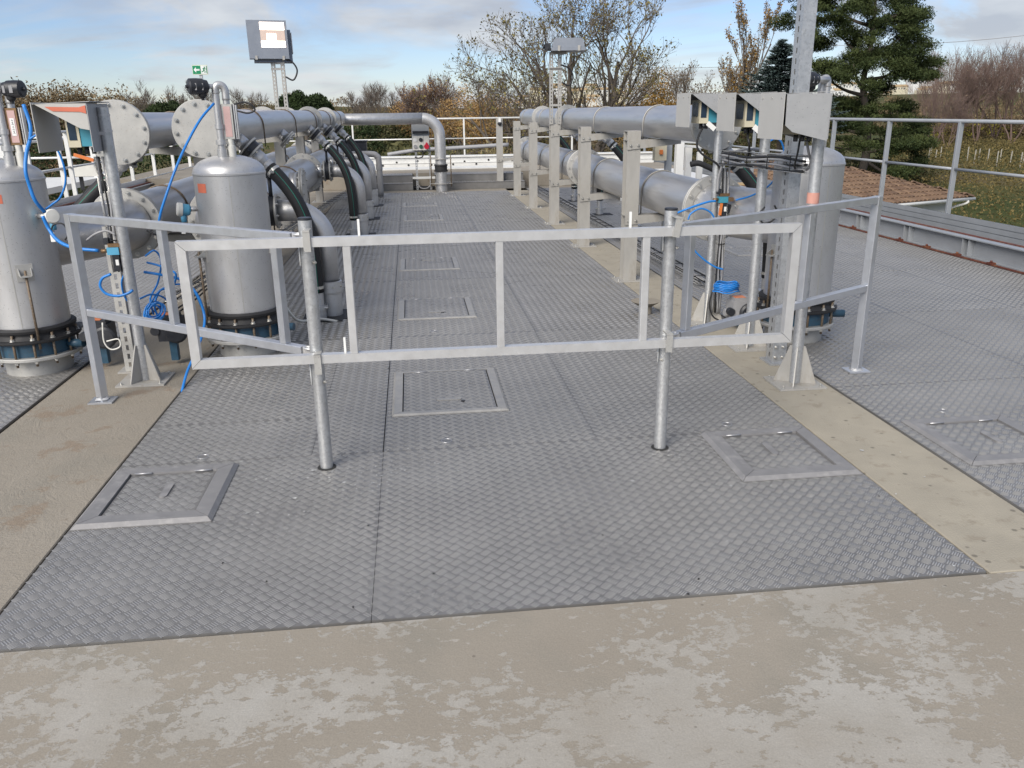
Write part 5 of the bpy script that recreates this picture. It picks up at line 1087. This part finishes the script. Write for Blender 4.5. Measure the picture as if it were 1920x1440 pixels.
# ================================================================== house on the right
def house():
    e0, e1 = Vector((10.6, 24.5, -1.5)), Vector((20.0, 28.0, -1.5))     # eave line seen from the deck
    d = (e1-e0).normalized(); n = Vector((-d.y, d.x, 0)); L = (e1-e0).length; dep = 8.0; rise = 1.25
    t = thing('farm_house', 'white walled house with a brown tiled hipped roof below the right fence', 'house', (e0.x, e0.y, GZ))
    def P(u, v, z): return e0+d*u+n*v+Z_*(z-e0.z)
    o_ = .45; mb = MB(); zt2 = -1.56
    mb.prism([P(o_, o_, GZ), P(L-o_, o_, GZ), P(L-o_, dep-o_, GZ), P(o_, dep-o_, GZ)], Z_*(zt2-GZ)); wall = part('wall', mb, 'wall_white', t)
    for u in (3.0, 5.6, 7.4):
        mb = MB(); a = P(u, o_-.012, -3.2); mb.prism([a, a+d*.8, a+d*.8+Z_*1.1, a+Z_*1.1], n*.01); w_ = part('window', mb, 'screen', t); mb = MB(); a = P(u-.06, o_-.03, -3.26); mb.prism([a, a+d*.92, a+d*.92+Z_*.06, a+Z_*.06], n*.03); part('sill', mb, 'wall_white', w_)
    apx0, apx1 = P(3.6, dep/2, e0.z+rise), P(L-4.0, dep/2, e0.z+rise)
    rf = MB(); C = [P(0, 0, e0.z-.02), P(L, 0, e0.z-.02), P(L, dep, e0.z-.02), P(0, dep, e0.z-.02)]
    rf.add(C+[apx0-Z_*.04, apx1-Z_*.04], [(0, 1, 5, 4), (1, 2, 5), (2, 3, 4, 5), (3, 0, 4)]); roof = part('roof', rf, 'roof_tile', t)
    # canal tiles: half round rows on the two visible slopes, one object for each slope
    def slope(a, b, c, dd):     # eave a->b, ridge dd->c
        V, F, tone = [], [], []; nx = int((b-a).length/.21); m_ = 13
        for i in range(nx+1):
            f = i/nx
            for j in range(m_):
                g0, g1 = j/m_, (j+1)/m_+.012
                # clip by hips
                lo, hi = a.lerp(dd, g0), b.lerp(c, g0); eave = a.lerp(b, f); up = (dd-a)+(0*Z_)
                run = (b-a).normalized(); hgt = (dd-a) - run*(dd-a).dot(run)
                p = eave+hgt*g0; q = eave+hgt*min(g1, 1)
                uu = (p-lo).dot(run); ul = (hi-lo).dot(run)
                if uu < 0 or uu > ul: continue
                nn = run.cross(hgt).normalized(); nn = nn if nn.z > 0 else -nn; k = len(V)
                for base, lift in ((p, .035), (q, .0)):
                    for ang in (0, 60, 120, 180): V.append(base+run*math.cos(R(ang))*.095+nn*(math.sin(R(ang))*.07+lift))
                F += [(k+s_, k+s_+1, k+s_+5, k+s_+4) for s_ in range(3)] + [(k, k+1, k+2, k+3)]; tv = random.random(); tone += [tv]*4
        mb = MB(); mb.add(V, F); o = part('roof_tiles', mb, 'roof_tile', roof, kind='stuff'); set_tone(o.data, tone)
    slope(C[0], C[1], apx1, apx0); slope(C[1], C[2], apx1, apx1)
    mb = MB(); mb.tube([P(-.05, -.06, e0.z-.06), P(L+.05, -.06, e0.z-.05)], .06, 8); part('gutter', mb, 'wall_white', t)
    mb = MB(); q = P(L-.35, -.06, e0.z-.08); w2 = P(L-o_-.25, o_-.08, e0.z-.45); mb.tube(spline([q, q-Z_*.1, w2+Z_*.05, w2-Z_*.1, Vector((w2.x, w2.y, GZ+.05))], 5), .045, 8); part('down_pipe', mb, 'wall_white', t)
def set_tone(me, vals):
    a = me.attributes.new('tone', 'FLOAT', 'FACE'); a.data.foreach_set('value', np.asarray(vals, dtype=np.float32))
house()
# ================================================================== vegetation
def leaf_cloud(name, clumps, n, size, mt, parent=None, stretch=1.0, up=0.0, shell=.55, tone_fn=None, aspect=.45, kind=None):
    """n leaf-sized faces spread through ellipsoid clumps: (centre, (rx, ry, rz), weight)"""
    cen = np.array([c[0] for c in clumps]); rad = np.array([c[1] for c in clumps]); w = np.array([c[2] if len(c) > 2 else 1.0 for c in clumps])
    vol = (rad.prod(1)**.75)*w; idx = RNG.choice(len(clumps), n, p=vol/vol.sum())
    d = RNG.normal(size=(n, 3)); d /= np.linalg.norm(d, axis=1)[:, None]
    rr_ = RNG.uniform(shell, 1.0, n)**.8*(1+RNG.normal(0, .04, n)); p = cen[idx]+d*rad[idx]*rr_[:, None]
    ax = RNG.normal(size=(n, 3)); ax[:, 2] += up; ax = ax*.9+d*.5; ax /= np.linalg.norm(ax, axis=1)[:, None]
    b = np.cross(ax, RNG.normal(size=(n, 3))); b /= np.linalg.norm(b, axis=1)[:, None]
    s_ = size*RNG.uniform(.55, 1.35, n)[:, None]
    v = np.stack([p-ax*s_*.5*stretch, p+b*s_*aspect*.5, p+ax*s_*.5*stretch, p-b*s_*aspect*.5], 1).reshape(-1, 3)
    ctone = RNG.uniform(0, 1, len(clumps)); tone = np.clip(ctone[idx]*.45+RNG.uniform(0, .55, n)+.12*d[:, 2], 0, 1)
    return quads(name, v, tone, mt, parent, kind)
def quads(name, v, tone, mt, parent=None, kind=None):
    n = len(v)//4; off = OFF.get(parent, Vector((0, 0, 0))); v = v-np.array(off)
    me = bpy.data.meshes.new(name); me.vertices.add(n*4); me.vertices.foreach_set('co', v.astype(np.float32).ravel()); me.loops.add(n*4); me.loops.foreach_set('vertex_index', np.arange(n*4, dtype=np.int32)); me.polygons.add(n)
    me.polygons.foreach_set('loop_start', np.arange(0, n*4, 4, dtype=np.int32)); me.polygons.foreach_set('loop_total', np.full(n, 4, dtype=np.int32)); me.update(calc_edges=True); set_tone(me, tone)
    return part(name, me, mt, parent, kind=kind)
def twig_tree(t, base, H, spread, r0, mt, seed, levels=4, lean=(0, 0), kids_=(4, 7), ang=(25, 55), upw=.25, trunk_frac=.25, stems=1, leaf=None, nleaf=0, leaf_size=.15, shrink=(.5, .72), tipr=.012, stemlean=.35):
    """bare tree: trunk part, crown part of tapered limbs and twigs"""
    rnd = random.Random(seed); trunk, crown = MB(), MB(); tips = []
    def limb(p, d, L, r_, lev, mb):
        n = 5 if lev < 2 else 4 if lev < 3 else 3; pts = [p]; rad = [r_]
        for i in range(n):
            d = (d+Vector((rnd.gauss(0, .13), rnd.gauss(0, .13), rnd.gauss(0, .08)+upw*.16))).normalized(); pts.append(pts[-1]+d*L/n); rad.append(max(tipr*.5, r_*(1-.62*(i+1)/n)))
        mb.tube(pts, rad, 7 if lev == 0 else 5 if lev == 1 else 3, False, lev < 2)
        if lev >= levels:
            tips.extend(pts[1:]); return
        nk = rnd.randint(*kids_)+(2 if lev == 0 else 0)
        for k in range(nk):
            f = (.28 if lev else trunk_frac)+(1-(.28 if lev else trunk_frac))*(k+rnd.random()*.8)/nk; i = min(n-1, int(f*n)); q = pts[i].lerp(pts[i+1], f*n-i)
            dd = (pts[i+1]-pts[i]).normalized(); a = R(rnd.uniform(*ang)); az = rnd.random()*6.283; o = dd.orthogonal().normalized(); o2 = dd.cross(o)
            nd = (dd*math.cos(a)+(o*math.cos(az)+o2*math.sin(az))*math.sin(a)*spread).normalized(); nd = (nd+Z_*upw*.5).normalized()
            limb(q, nd, L*rnd.uniform(*shrink)*(1.15-.45*f), max(tipr, rad[i]*rnd.uniform(.45, .62)), lev+1, crown)
    base = Vector(base)
    for s_ in range(stems):
        a = 6.283*s_/max(1, stems)+rnd.random(); l_ = Vector((math.cos(a)*stemlean*(stems > 1)+lean[0], math.sin(a)*stemlean*(stems > 1)+lean[1], 1)).normalized()
        limb(base+Vector((math.cos(a), math.sin(a), 0))*r0*.6*(stems > 1), l_, H*.62*rnd.uniform(.85, 1.05), r0, 0, trunk)
    part('trunk', trunk, mt, t); part('crown', crown, mt, t)
    if leaf and nleaf:
        pick = [tips[rnd.randrange(len(tips))] for _ in range(nleaf)]; P = np.array([(p.x, p.y, p.z) for p in pick])+RNG.normal(0, .12, (nleaf, 3)); n = nleaf
        ax = RNG.normal(size=(n, 3)); ax /= np.linalg.norm(ax, axis=1)[:, None]; b = np.cross(ax, RNG.normal(size=(n, 3))); b /= np.linalg.norm(b, axis=1)[:, None]; s2 = leaf_size*RNG.uniform(.5, 1.3, n)[:, None]
        quads('leaves', np.stack([P-ax*s2*.5, P+b*s2*.3, P+ax*s2*.5, P-b*s2*.3], 1).reshape(-1, 3), RNG.uniform(0, 1, n), leaf, t)
def gpos(px, Y): p = at(px, 215, Y); return Vector((p.x, p.y, GZ))
def tree(name, label, px, Y, group=None, cat='tree'): return thing(name, label, cat, gpos(px, Y), group)
# --- the large bare trees in the middle
t = tree('bare_tree', 'tallest wide bare tree with several dark stems in the centre', 1092, 60); twig_tree(t, gpos(1095, 60), 15.5, 1.0, .30, 'bark', 11, 4, kids_=(4, 5), ang=(22, 50), upw=.30, trunk_frac=.22, stems=4, leaf='leaf_olive', nleaf=5200, leaf_size=.19, tipr=.016, stemlean=.30, shrink=(.52, .74))
t = tree('bare_tree', 'lower spreading bare tree leaning left of the centre lamp', 990, 58); twig_tree(t, gpos(985, 58), 10.8, 1.15, .20, 'bark', 23, 4, lean=(-.28, 0), kids_=(4, 5), ang=(28, 60), upw=.14, trunk_frac=.12, stems=3, leaf='leaf_olive', nleaf=2600, leaf_size=.18, tipr=.015, stemlean=.5, shrink=(.55, .76))
t = tree('bare_tree', 'small bare tree with upright twigs left of the poplar', 1292, 70); twig_tree(t, gpos(1292, 70), 11.2, .8, .12, 'bark_grey', 31, 3, kids_=(6, 8), ang=(20, 40), upw=.5, stems=1, leaf='leaf_brown', nleaf=500, leaf_size=.17, tipr=.016, trunk_frac=.45)
t = tree('poplar_tree', 'tall thin poplar with sparse brown leaves right of the centre', 1376, 72); twig_tree(t, gpos(1378, 72), 17.5, .5, .15, 'bark_grey', 5, 3, kids_=(7, 9), ang=(14, 28), upw=.6, stems=2, leaf='leaf_gold', nleaf=3600, leaf_size=.18, tipr=.018, trunk_frac=.2, stemlean=.05, shrink=(.34, .5))
t = tree('poplar_tree', 'shorter poplar stem standing just left of the tall poplar', 1352, 74); twig_tree(t, gpos(1352, 74), 12.5, .6, .12, 'bark_grey', 8, 3, kids_=(6, 8), ang=(16, 32), upw=.5, stems=2, leaf='leaf_gold', nleaf=900, leaf_size=.2, tipr=.018, trunk_frac=.2, stemlean=.12, shrink=(.34, .5))
# --- golden and orange shrubs behind
def bush(name, label, px, Y, w, h, mt, n, size, lobes=14, cat='shrub', group=None, stem='bark_grey', aspect=.45):
    t = tree(name, label, px, Y, group, cat); b = gpos(px, Y); rnd = random.Random(int(px*7+Y)); cl = []
    for k in range(lobes):
        a = rnd.random()*6.28; q = rnd.random()**.6; hh = rnd.uniform(.25, .92)*(1-.35*q)
        cl.append(((b.x+math.cos(a)*w*.36*q, b.y+math.sin(a)*w*.3*q, b.z+h*hh*.86), (w*rnd.uniform(.14, .24), w*rnd.uniform(.14, .24), h*rnd.uniform(.10, .2))))
    mb = MB()
    for c in cl[:7]: mb.tube(spline([b, b.lerp(Vector(c[0]), .5)+Z_*.1, Vector(c[0])], 3), [.12*h/8, .1*h/8, .09*h/8, .08*h/8, .06*h/8, .04*h/8, .03*h/8], 5)
    part('trunk', mb, stem, t); leaf_cloud('crown', cl, n, size, mt, t, shell=.35, aspect=aspect); return t
bush('golden_tree', 'round golden tree behind the right upper pipe', 1232, 88, 9.5, 12.2, 'leaf_gold', 14000, .24, 26, 'tree')
bush('brown_shrub', 'brown bushy thicket at the foot of the poplars', 1345, 80, 12, 9.0, 'leaf_brown', 10000, .24, 16, 'shrub')
bush('orange_shrub', 'orange brown thicket left of the big bare tree', 925, 100, 10, 9.8, 'leaf_orange', 10000, .26, 18)
bush('orange_shrub', 'tall orange twiggy thicket right above the far pipe elbow', 800, 150, 14, 13.2, 'leaf_orange', 11000, .33, 22)
bush('orange_shrub', 'rusty thicket between the pipe elbow and the bare trees', 865, 140, 11, 12.0, 'leaf_orange', 9000, .31, 18)
bush('yellow_shrub', 'olive yellow bush at the foot of the leaning bare tree', 1015, 56, 4.6, 6.3, 'leaf_olive', 4500, .17, 12)
# --- big pine
t = tree('pine_tree', 'big dark green pine with layered crown above the right fence', 1622, 58); b = gpos(1618, 58)
def pp(px, py, dy=0): return at(px, py, 58+dy)
mb = MB(); tr = [b, pp(1622, 300), pp(1626, 230), pp(1618, 160), pp(1632, 90), pp(1640, 20), pp(1642, -40)]
mb.tube(spline(tr, 4), [.34-.011*i for i in range(25)], 9)
for a_, c_ in (((1620, 285), (1690, 262)), ((1622, 250), (1560, 225)), ((1622, 180), (1540, 140)), ((1626, 150), (1700, 120)), ((1632, 95), (1690, 70)), ((1630, 110), (1570, 60)), ((1638, 40), (1710, 10)), ((1638, 50), (1560, 10)), ((1620, 300), (1700, 335)), ((1620, 270), (1560, 275)), ((1616, 165), (1600, 120))):
    p0, p1 = pp(*a_), pp(*c_, random.uniform(-2, 2)); mb.tube(spline([p0, p0.lerp(p1, .5)-Z_*.25, p1], 4), [.15-.014*i for i in range(9)], 6)
part('trunk', mb, 'bark', t)
cl = []
rnd = random.Random(3)
# layers of the crown: (x0, x1, y0, y1) in survey units
for (x0, x1, y0, y1, n_) in ((1480, 1735, -70, -5, 26), (1470, 1738, 0, 45, 30), (1500, 1745, 50, 90, 24), (1575, 1735, 90, 128, 16), (1515, 1600, 112, 150, 12), (1660, 1755, 112, 150, 13), (1560, 1630, 180, 250, 16), (1630, 1720, 190, 250, 15), (1565, 1680, 255, 300, 11), (1655, 1735, 262, 318, 14), (1670, 1712, 320, 358, 7), (1615, 1670, 130, 190, 7), (1565, 1735, 170, 255, 14), (1490, 1742, -20, 90, 20), (1640, 1752, 85, 145, 8)):
    for _ in range(n_):
        px, py = rnd.uniform(x0, x1), rnd.uniform(y0, y1); c = pp(px, py, rnd.uniform(-3.2, 3.2)); s_ = rnd.uniform(.4, 1.0); cl.append(((c.x, c.y, c.z), (s_*1.3, s_*1.3, s_*.62)))
leaf_cloud('crown', cl, 175000, .19, 'leaf_pine', t, up=.5, shell=.1, aspect=.30)
# --- blue spruce
t = tree('spruce_tree', 'blue grey spruce behind the tall slotted strut', 1462, 52); b = gpos(1470, 52); mb = MB(); top = at(1468, 76, 52); mb.tube([b, top], [.2, .02], 8); part('trunk', mb, 'bark', t)
vv, tone = [], []; rnd = random.Random(4); Ht = top.z-b.z
for k in range(520):
    f = 1-(rnd.random()**.95)*.55; z = b.z+Ht*f; rad = (1-f)*Ht*.78+.15; a = rnd.random()*6.283; ln = rad*rnd.uniform(.55, 1.12)
    o = Vector((b.x+(top.x-b.x)*f, b.y, z)); u = Vector((math.cos(a), math.sin(a), .0)); tilt = rnd.uniform(-.05, .45)
    for j in range(int(16+ln*26)):
        g = rnd.random()**.6; p = o+u*ln*g+Z_*(ln*g*g*tilt*.8-ln*g*.12); s_ = Vector((-u.y, u.x, 0))*rnd.uniform(-1, 1)*.30*ln*(1.05-g)*.9; p = p+s_
        dd = (u*.6+s_*.7+Vector((rnd.gauss(0, .3), rnd.gauss(0, .3), rnd.uniform(-.05, .5)))).normalized(); w = dd.orthogonal().normalized()*.04; l_ = rnd.uniform(.14, .28)
        vv += [p-w, p+dd*l_*.5+w*1.6, p+dd*l_, p+w-dd*.02]; tone.append(min(1, max(0, rnd.random()*.6+.4*g)))
quads('crown', np.array([tuple(p) for p in vv]), tone, 'leaf_blue', t)
# --- umbrella pines on the left
def umbrella(px, py_top, wpx, hpx, Y, label, n):
    t = tree('umbrella_pine', label, px, Y, 'umbrella pines'); b = gpos(px, Y); c = at(px, py_top+hpx*.5, Y); sc = Y/FPX; w, h = wpx*sc/2, hpx*sc/2
    mb = MB(); mb.tube([b, Vector((b.x, b.y, c.z))], [.25, .15], 7); part('trunk', mb, 'bark', t); cl = []; rnd = random.Random(px)
    for k in range(60):
        a = rnd.random()*6.283; q = rnd.random()**.5; zz = h*math.sqrt(max(0, 1-q*q))*rnd.uniform(.25, .9); cl.append(((c.x+math.cos(a)*w*q*.86, c.y+math.sin(a)*w*q*.86, c.z+zz-.1*h), (w*.2, w*.2, h*.26)))
    leaf_cloud('crown', cl, n, .24, 'leaf_dark', t, up=.4, shell=.3, aspect=.4)
umbrella(572, 174, 112, 74, 75, 'round dark umbrella pine behind the left pipes', 26000)
umbrella(318, 190, 88, 50, 85, 'flat dark umbrella pine behind the left blind flanges', 9000)
t = tree('dark_bush', 'dark green bush below the far crossover pipe', 655, 70, cat='shrub'); c = at(655, 255, 70); leaf_cloud('foliage', [((c.x+random.uniform(-2.4, 2.2), c.y+random.uniform(-1, 1), c.z+random.uniform(-1.6, .5)), (.8, .8, .6)) for _ in range(26)], 6000, .22, 'leaf_dark', t, shell=.3)
# --- row of bare trees on the right
RL = ['leftmost reddish bare tree of the row on the right', 'second reddish bare tree of the right row', 'third reddish bare tree of the right row', 'fourth reddish bare tree of the right row', 'fifth reddish bare tree at the right photo edge', 'last reddish bare tree of the row, mostly outside the photo', 'low twiggy tree in front of the row beside the pine', 'low pale twiggy tree in front of the right row']
proto = []
for i, (px, Y, h) in enumerate(((1762, 120, 14.2), (1800, 128, 14.8), (1838, 118, 15.2), (1872, 124, 15.0), (1905, 116, 15.6), (1940, 122, 15.4), (1745, 112, 9.5), (1785, 108, 7.5))):
    if i < 3:
        t = tree('bare_tree', RL[i], px, Y, 'row of bare trees on the right'); proto.append((t, h))
        twig_tree(t, gpos(px, Y), h, .8, .12, 'bark_reddish', 40+i, 3, kids_=(7, 9), ang=(18, 46), upw=.38, stems=3, leaf='leaf_brown', nleaf=250, leaf_size=.2, tipr=.014, trunk_frac=.28, stemlean=.3, shrink=(.52, .72))
    else:
        src, hs = proto[i % 3]; c = clone(src, gpos(px, Y), RL[i], None, 1.1*i); c.scale = (h/hs,)*3
# --- hedges and thickets: masses nobody could count
def hedge(name, label, x0, x1, Y0, Y1, ytop, mt, n, size, cat='hedge', zb=GZ, jag=.25, kind=None, seed=1, depth=2.0, extra_up=0):
    rnd = random.Random(seed); cl = []; N = 46
    for k in range(N):
        f = (k+rnd.random())/N; Y = Y0+(Y1-Y0)*f; p = at(x0+(x1-x0)*f, ytop, Y); H = (p.z-zb)*(1-jag*rnd.random())
        for q in range(4): cl.append(((p.x+rnd.gauss(0, .4), p.y+rnd.uniform(-depth, depth), zb+H*(.12+.28*q)), (abs(x1-x0)/N*Y/FPX*1.25+.3, depth*.6+.3, H*.145+.06)))
    if kind:
        o = leaf_cloud(name, cl, n, size, mt, None, shell=.2, up=extra_up, stretch=1.3 if extra_up else 1, kind=kind); setp(o, label, cat); return
    c = gpos((x0+x1)/2, (Y0+Y1)/2); t = thing(name, label, cat, c); leaf_cloud('foliage', cl, n, size, mt, t, shell=.2, up=extra_up)
hedge('hedge', 'dark mixed hedge beyond the far railing', 690, 960, 165, 165, 232, 'leaf_hedge', 11000, .55, jag=.15, seed=2)
hedge('hedge', 'brown hedge continuing behind the right pipes', 950, 1480, 110, 105, 212, 'leaf_brown', 13000, .42, jag=.3, seed=3)
hedge('hedge', 'dark undergrowth below the right pipe supports', 1180, 1560, 62, 60, 236, 'leaf_hedge', 14000, .24, jag=.3, seed=13)
hedge('yellow_hedge', 'bright yellow green clipped hedge at the top of the vineyard', 1755, 1890, 150, 148, 231, 'leaf_yellow', 7000, .34, jag=.35, seed=4, depth=1.6)
hedge('hedge', 'low dark hedge right of the yellow one', 1885, 2050, 150, 146, 238, 'leaf_hedge', 3500, .4, jag=.3, seed=5)
hedge('undergrowth', 'dark undergrowth at the foot of the right bare trees', 1735, 2050, 140, 132, 212, 'leaf_brown', 9000, .42, jag=.45, kind='stuff', seed=6)
hedge('undergrowth', 'brushwood at the foot of the big pine', 1560, 1730, 64, 62, 296, 'leaf_hedge', 9000, .2, jag=.5, kind='stuff', seed=7)
hedge('tall_hedge', 'tall brown clipped hedge behind the leftmost vessel', -60, 200, 34, 34, 184, 'leaf_brown', 62000, .105, jag=.05, seed=8, depth=1.2)
hedge('hedge', 'dark green hedge below the tall brown hedge on the left', -60, 470, 29, 31, 252, 'leaf_dark', 26000, .12, jag=.2, seed=9, depth=.8)
hedge('far_thicket', 'far brown line of bare trees along the left skyline', 40, 780, 210, 215, 182, 'leaf_brown', 34000, .42, 'thicket', jag=.38, kind='stuff', seed=10, depth=6, extra_up=1.6)
hedge('far_thicket', 'far reddish wood on the skyline behind the bare trees', 880, 1600, 230, 220, 184, 'leaf_orange', 22000, .45, 'thicket', jag=.4, kind='stuff', seed=11, depth=6, extra_up=1.6)
hedge('far_thicket', 'far mauve brown wood on the skyline behind the pine and the right row', 1540, 1960, 210, 200, 183, 'leaf_brown', 14000, .42, 'thicket', jag=.45, kind='stuff', seed=21, depth=5, extra_up=1.6)
hedge('dry_grass', 'tuft of dry tan grass beyond the far railing', 905, 955, 45, 45, 268, 'leaf_tan', 3000, .2, 'grass', jag=.4, kind='stuff', seed=12, depth=1.0, extra_up=2)
for i, (px, Y, h) in enumerate(((150, 200, 12), (265, 195, 13.2), (340, 190, 11.5), (395, 200, 13), (470, 205, 12), (672, 190, 13.2), (700, 185, 12.6), (735, 195, 11.5), (215, 205, 11), (805, 146, 13.2), (780, 150, 12.4), (842, 146, 12.6))):
    t = tree('skyline_tree', ['bare skyline tree above the left hood', 'bare skyline tree left of the umbrella pine', 'bare skyline tree above the flat umbrella pine', 'bare skyline tree behind the second vent valve', 'bare skyline tree left of the lit floodlight', 'largest bare skyline tree right of the round umbrella pine', 'bare skyline tree just right of the largest one', 'thin bare skyline tree above the crossover pipe', 'low bare skyline tree between hood and blind flange', 'tallest twig fan in the orange thicket', 'left twig fan in the orange thicket', 'right twig fan in the orange thicket'][i], px, Y, 'bare skyline trees')
    twig_tree(t, gpos(px, Y), h, 1.0, .10, 'bark_reddish' if i > 8 else 'bark_grey', 70+i, 3, kids_=(6, 8), ang=(18, 45), upw=.4, stems=2, tipr=.028, trunk_frac=.3, stemlean=.2, leaf='leaf_orange' if i > 8 else None, nleaf=500 if i > 8 else 0, leaf_size=.3)
# --- vineyard on the right: rows of vines, stakes
def vines(name, label, poly, rowdir, step, mt, per, size, h):
    V, tone = [], []; rnd = np.random.default_rng(5); d = np.array(rowdir)/np.linalg.norm(rowdir); n_ = np.array([-d[1], d[0]])
    P = np.array(poly); s0, s1 = (P@n_).min(), (P@n_).max(); k = s0
    def inside(q):
        c = np.zeros(len(q), bool)
        for i in range(len(P)):
            (xa, ya), (xb_, yb_) = P[i], P[(i+1) % len(P)]
            with np.errstate(divide='ignore', invalid='ignore'): c ^= ((ya > q[:, 1]) != (yb_ > q[:, 1])) & (q[:, 0] < (xb_-xa)*(q[:, 1]-ya)/(yb_-ya)+xa)
        return c
    u0, u1 = (P@d).min(), (P@d).max(); allp = []; tn = []
    while k < s1:
        m_ = int((u1-u0)*per); u = rnd.uniform(u0, u1, m_); w = rnd.normal(0, .22, m_); q = np.outer(u, d)+np.outer(k+w, n_); ok = inside(q); q = q[ok]
        z = GZ+rnd.uniform(.0, 1, len(q))**1.3*h*(.75+.5*rnd.random()); allp.append(np.concatenate([q, z[:, None]], 1)); tn.append(np.clip(rnd.uniform(0, .7, len(q))+.3*rnd.random(), 0, 1)); k += step
    p = np.concatenate(allp); n = len(p); ax = rnd.normal(size=(n, 3)); ax[:, 2] += .6; ax /= np.linalg.norm(ax, axis=1)[:, None]; b = np.cross(ax, rnd.normal(size=(n, 3))); b /= np.linalg.norm(b, axis=1)[:, None]; s_ = size*rnd.uniform(.5, 1.4, n)[:, None]*(.55+np.linalg.norm(p[:, :2], axis=1)[:, None]/110)
    o = quads(name, np.stack([p-ax*s_*.6, p+b*s_*.3, p+ax*s_*.6, p-b*s_*.3], 1).reshape(-1, 3), np.concatenate(tn), mt, None, 'stuff'); setp(o, label, 'vines')
A = lambda px, py: tuple(atz(px, py, GZ))[:2]
vines('vineyard', 'low autumn vineyard rows on the right beyond the fence', [A(1560, 345), A(1720, 268), A(1990, 262), A(2050, 470), A(1800, 520)], (.93, -.37), 1.9, 'leaf_vine', 24.0, .13, 1.0)
vines('vineyard', 'green and brown vine rows beyond the far railing', [A(640, 262), A(960, 261), A(1100, 300), A(500, 300)], (.55, .83), 2.2, 'leaf_hedge', 1.6, .45, .8)
rnd = random.Random(9)
for i, (px, py) in enumerate(((1741, 299), (1753, 303), (1763, 295), (1813, 303), (1826, 307), (1835, 300), (1851, 306), (1868, 312), (1875, 303), (1893, 310), (1912, 314), (1918, 306), (1745, 292))):
    b = atz(px, py, GZ); mb = MB(); hh = rnd.uniform(1.15, 1.5); mb.bar(b, b+Vector((rnd.uniform(-.05, .05), 0, hh)), .075, .075, (0, 1, 0)); mb.cyl(b+Z_*hh, b+Z_*(hh+.04), .03, seg=6)
    solo('vineyard_stake', mb, 'stake_wood', 'pale wooden stake standing in the vineyard rows on the right', 'stake', b, 'pale vineyard stakes')
# --- town on the far hill
rnd = random.Random(12)
def townhouse(i, px, py, Y, w, h, label):
    b = at(px, py, Y); t = thing('town_house', label, 'house', b, 'far houses of the town'); mb = MB()
    mb.box((b.x-w/2, b.y, b.z-8), (b.x+w/2, b.y+10, b.z+h)); part('wall', mb, ('offwhite', 'cream', 'wall_white')[i % 3], t)
    mb = MB(); mb.prism([(b.x-w/2-.4, b.y-.5, b.z+h), (b.x+w/2+.4, b.y-.5, b.z+h), (b.x+w/2+.4, b.y+5, b.z+h+2.0), (b.x-w/2-.4, b.y+5, b.z+h+2.0)], (0, .2, .25)); part('roof', mb, 'wood', t)
    for k in range(int(w/3.2)):
        mb = MB(); xx = b.x-w/2+1.6+3.2*k; mb.box((xx-.5, b.y-.06, b.z+h*.35), (xx+.5, b.y-.01, b.z+h*.7)); part('window', mb, 'screen', t)
spots = [(985, 190), (1005, 178), (1030, 184), (1055, 172), (1080, 180), (1105, 186), (1130, 176), (1150, 188), (1575, 178), (1590, 168), (1690, 170), (1715, 160), (1740, 172), (1770, 166), (1800, 178), (1820, 168), (1850, 174), (1880, 182), (1905, 172)]+[(1560+rnd.uniform(0, 360), rnd.uniform(158, 190)) for _ in range(18)]+[(975+rnd.uniform(0, 190), rnd.uniform(168, 192)) for _ in range(8)]
wh = ['among the stems of the tall bare tree', 'behind the big pine', 'between the trees on the right skyline']
for i, (px, py) in enumerate(spots):
    j = 0 if px < 1200 else 1 if px < 1680 else 2
    townhouse(i, px, py, 900+rnd.uniform(-60, 90), rnd.uniform(9, 16), rnd.uniform(4, 6), f'pale far town house {wh[j]}')
# --- overhead wire on the right
a, b = at(1560, 85, 95), at(2100, 40, 95); mb = MB(); mb.tube([a.lerp(b, f)-Z_*(3.0*f*(1-f)) for f in [i/14 for i in range(15)]], .03, 5); solo('power_line', mb, 'cable_grey', 'thin overhead wire crossing the sky right of the pine', 'wire', a)
a, b = at(1130, 122, 120), at(1460, 118, 120); mb = MB(); mb.tube([a.lerp(b, f)-Z_*(2.0*f*(1-f)) for f in [i/14 for i in range(15)]], .03, 5); solo('power_line', mb, 'cable_grey', 'thin overhead wire crossing behind the poplar', 'wire', a)
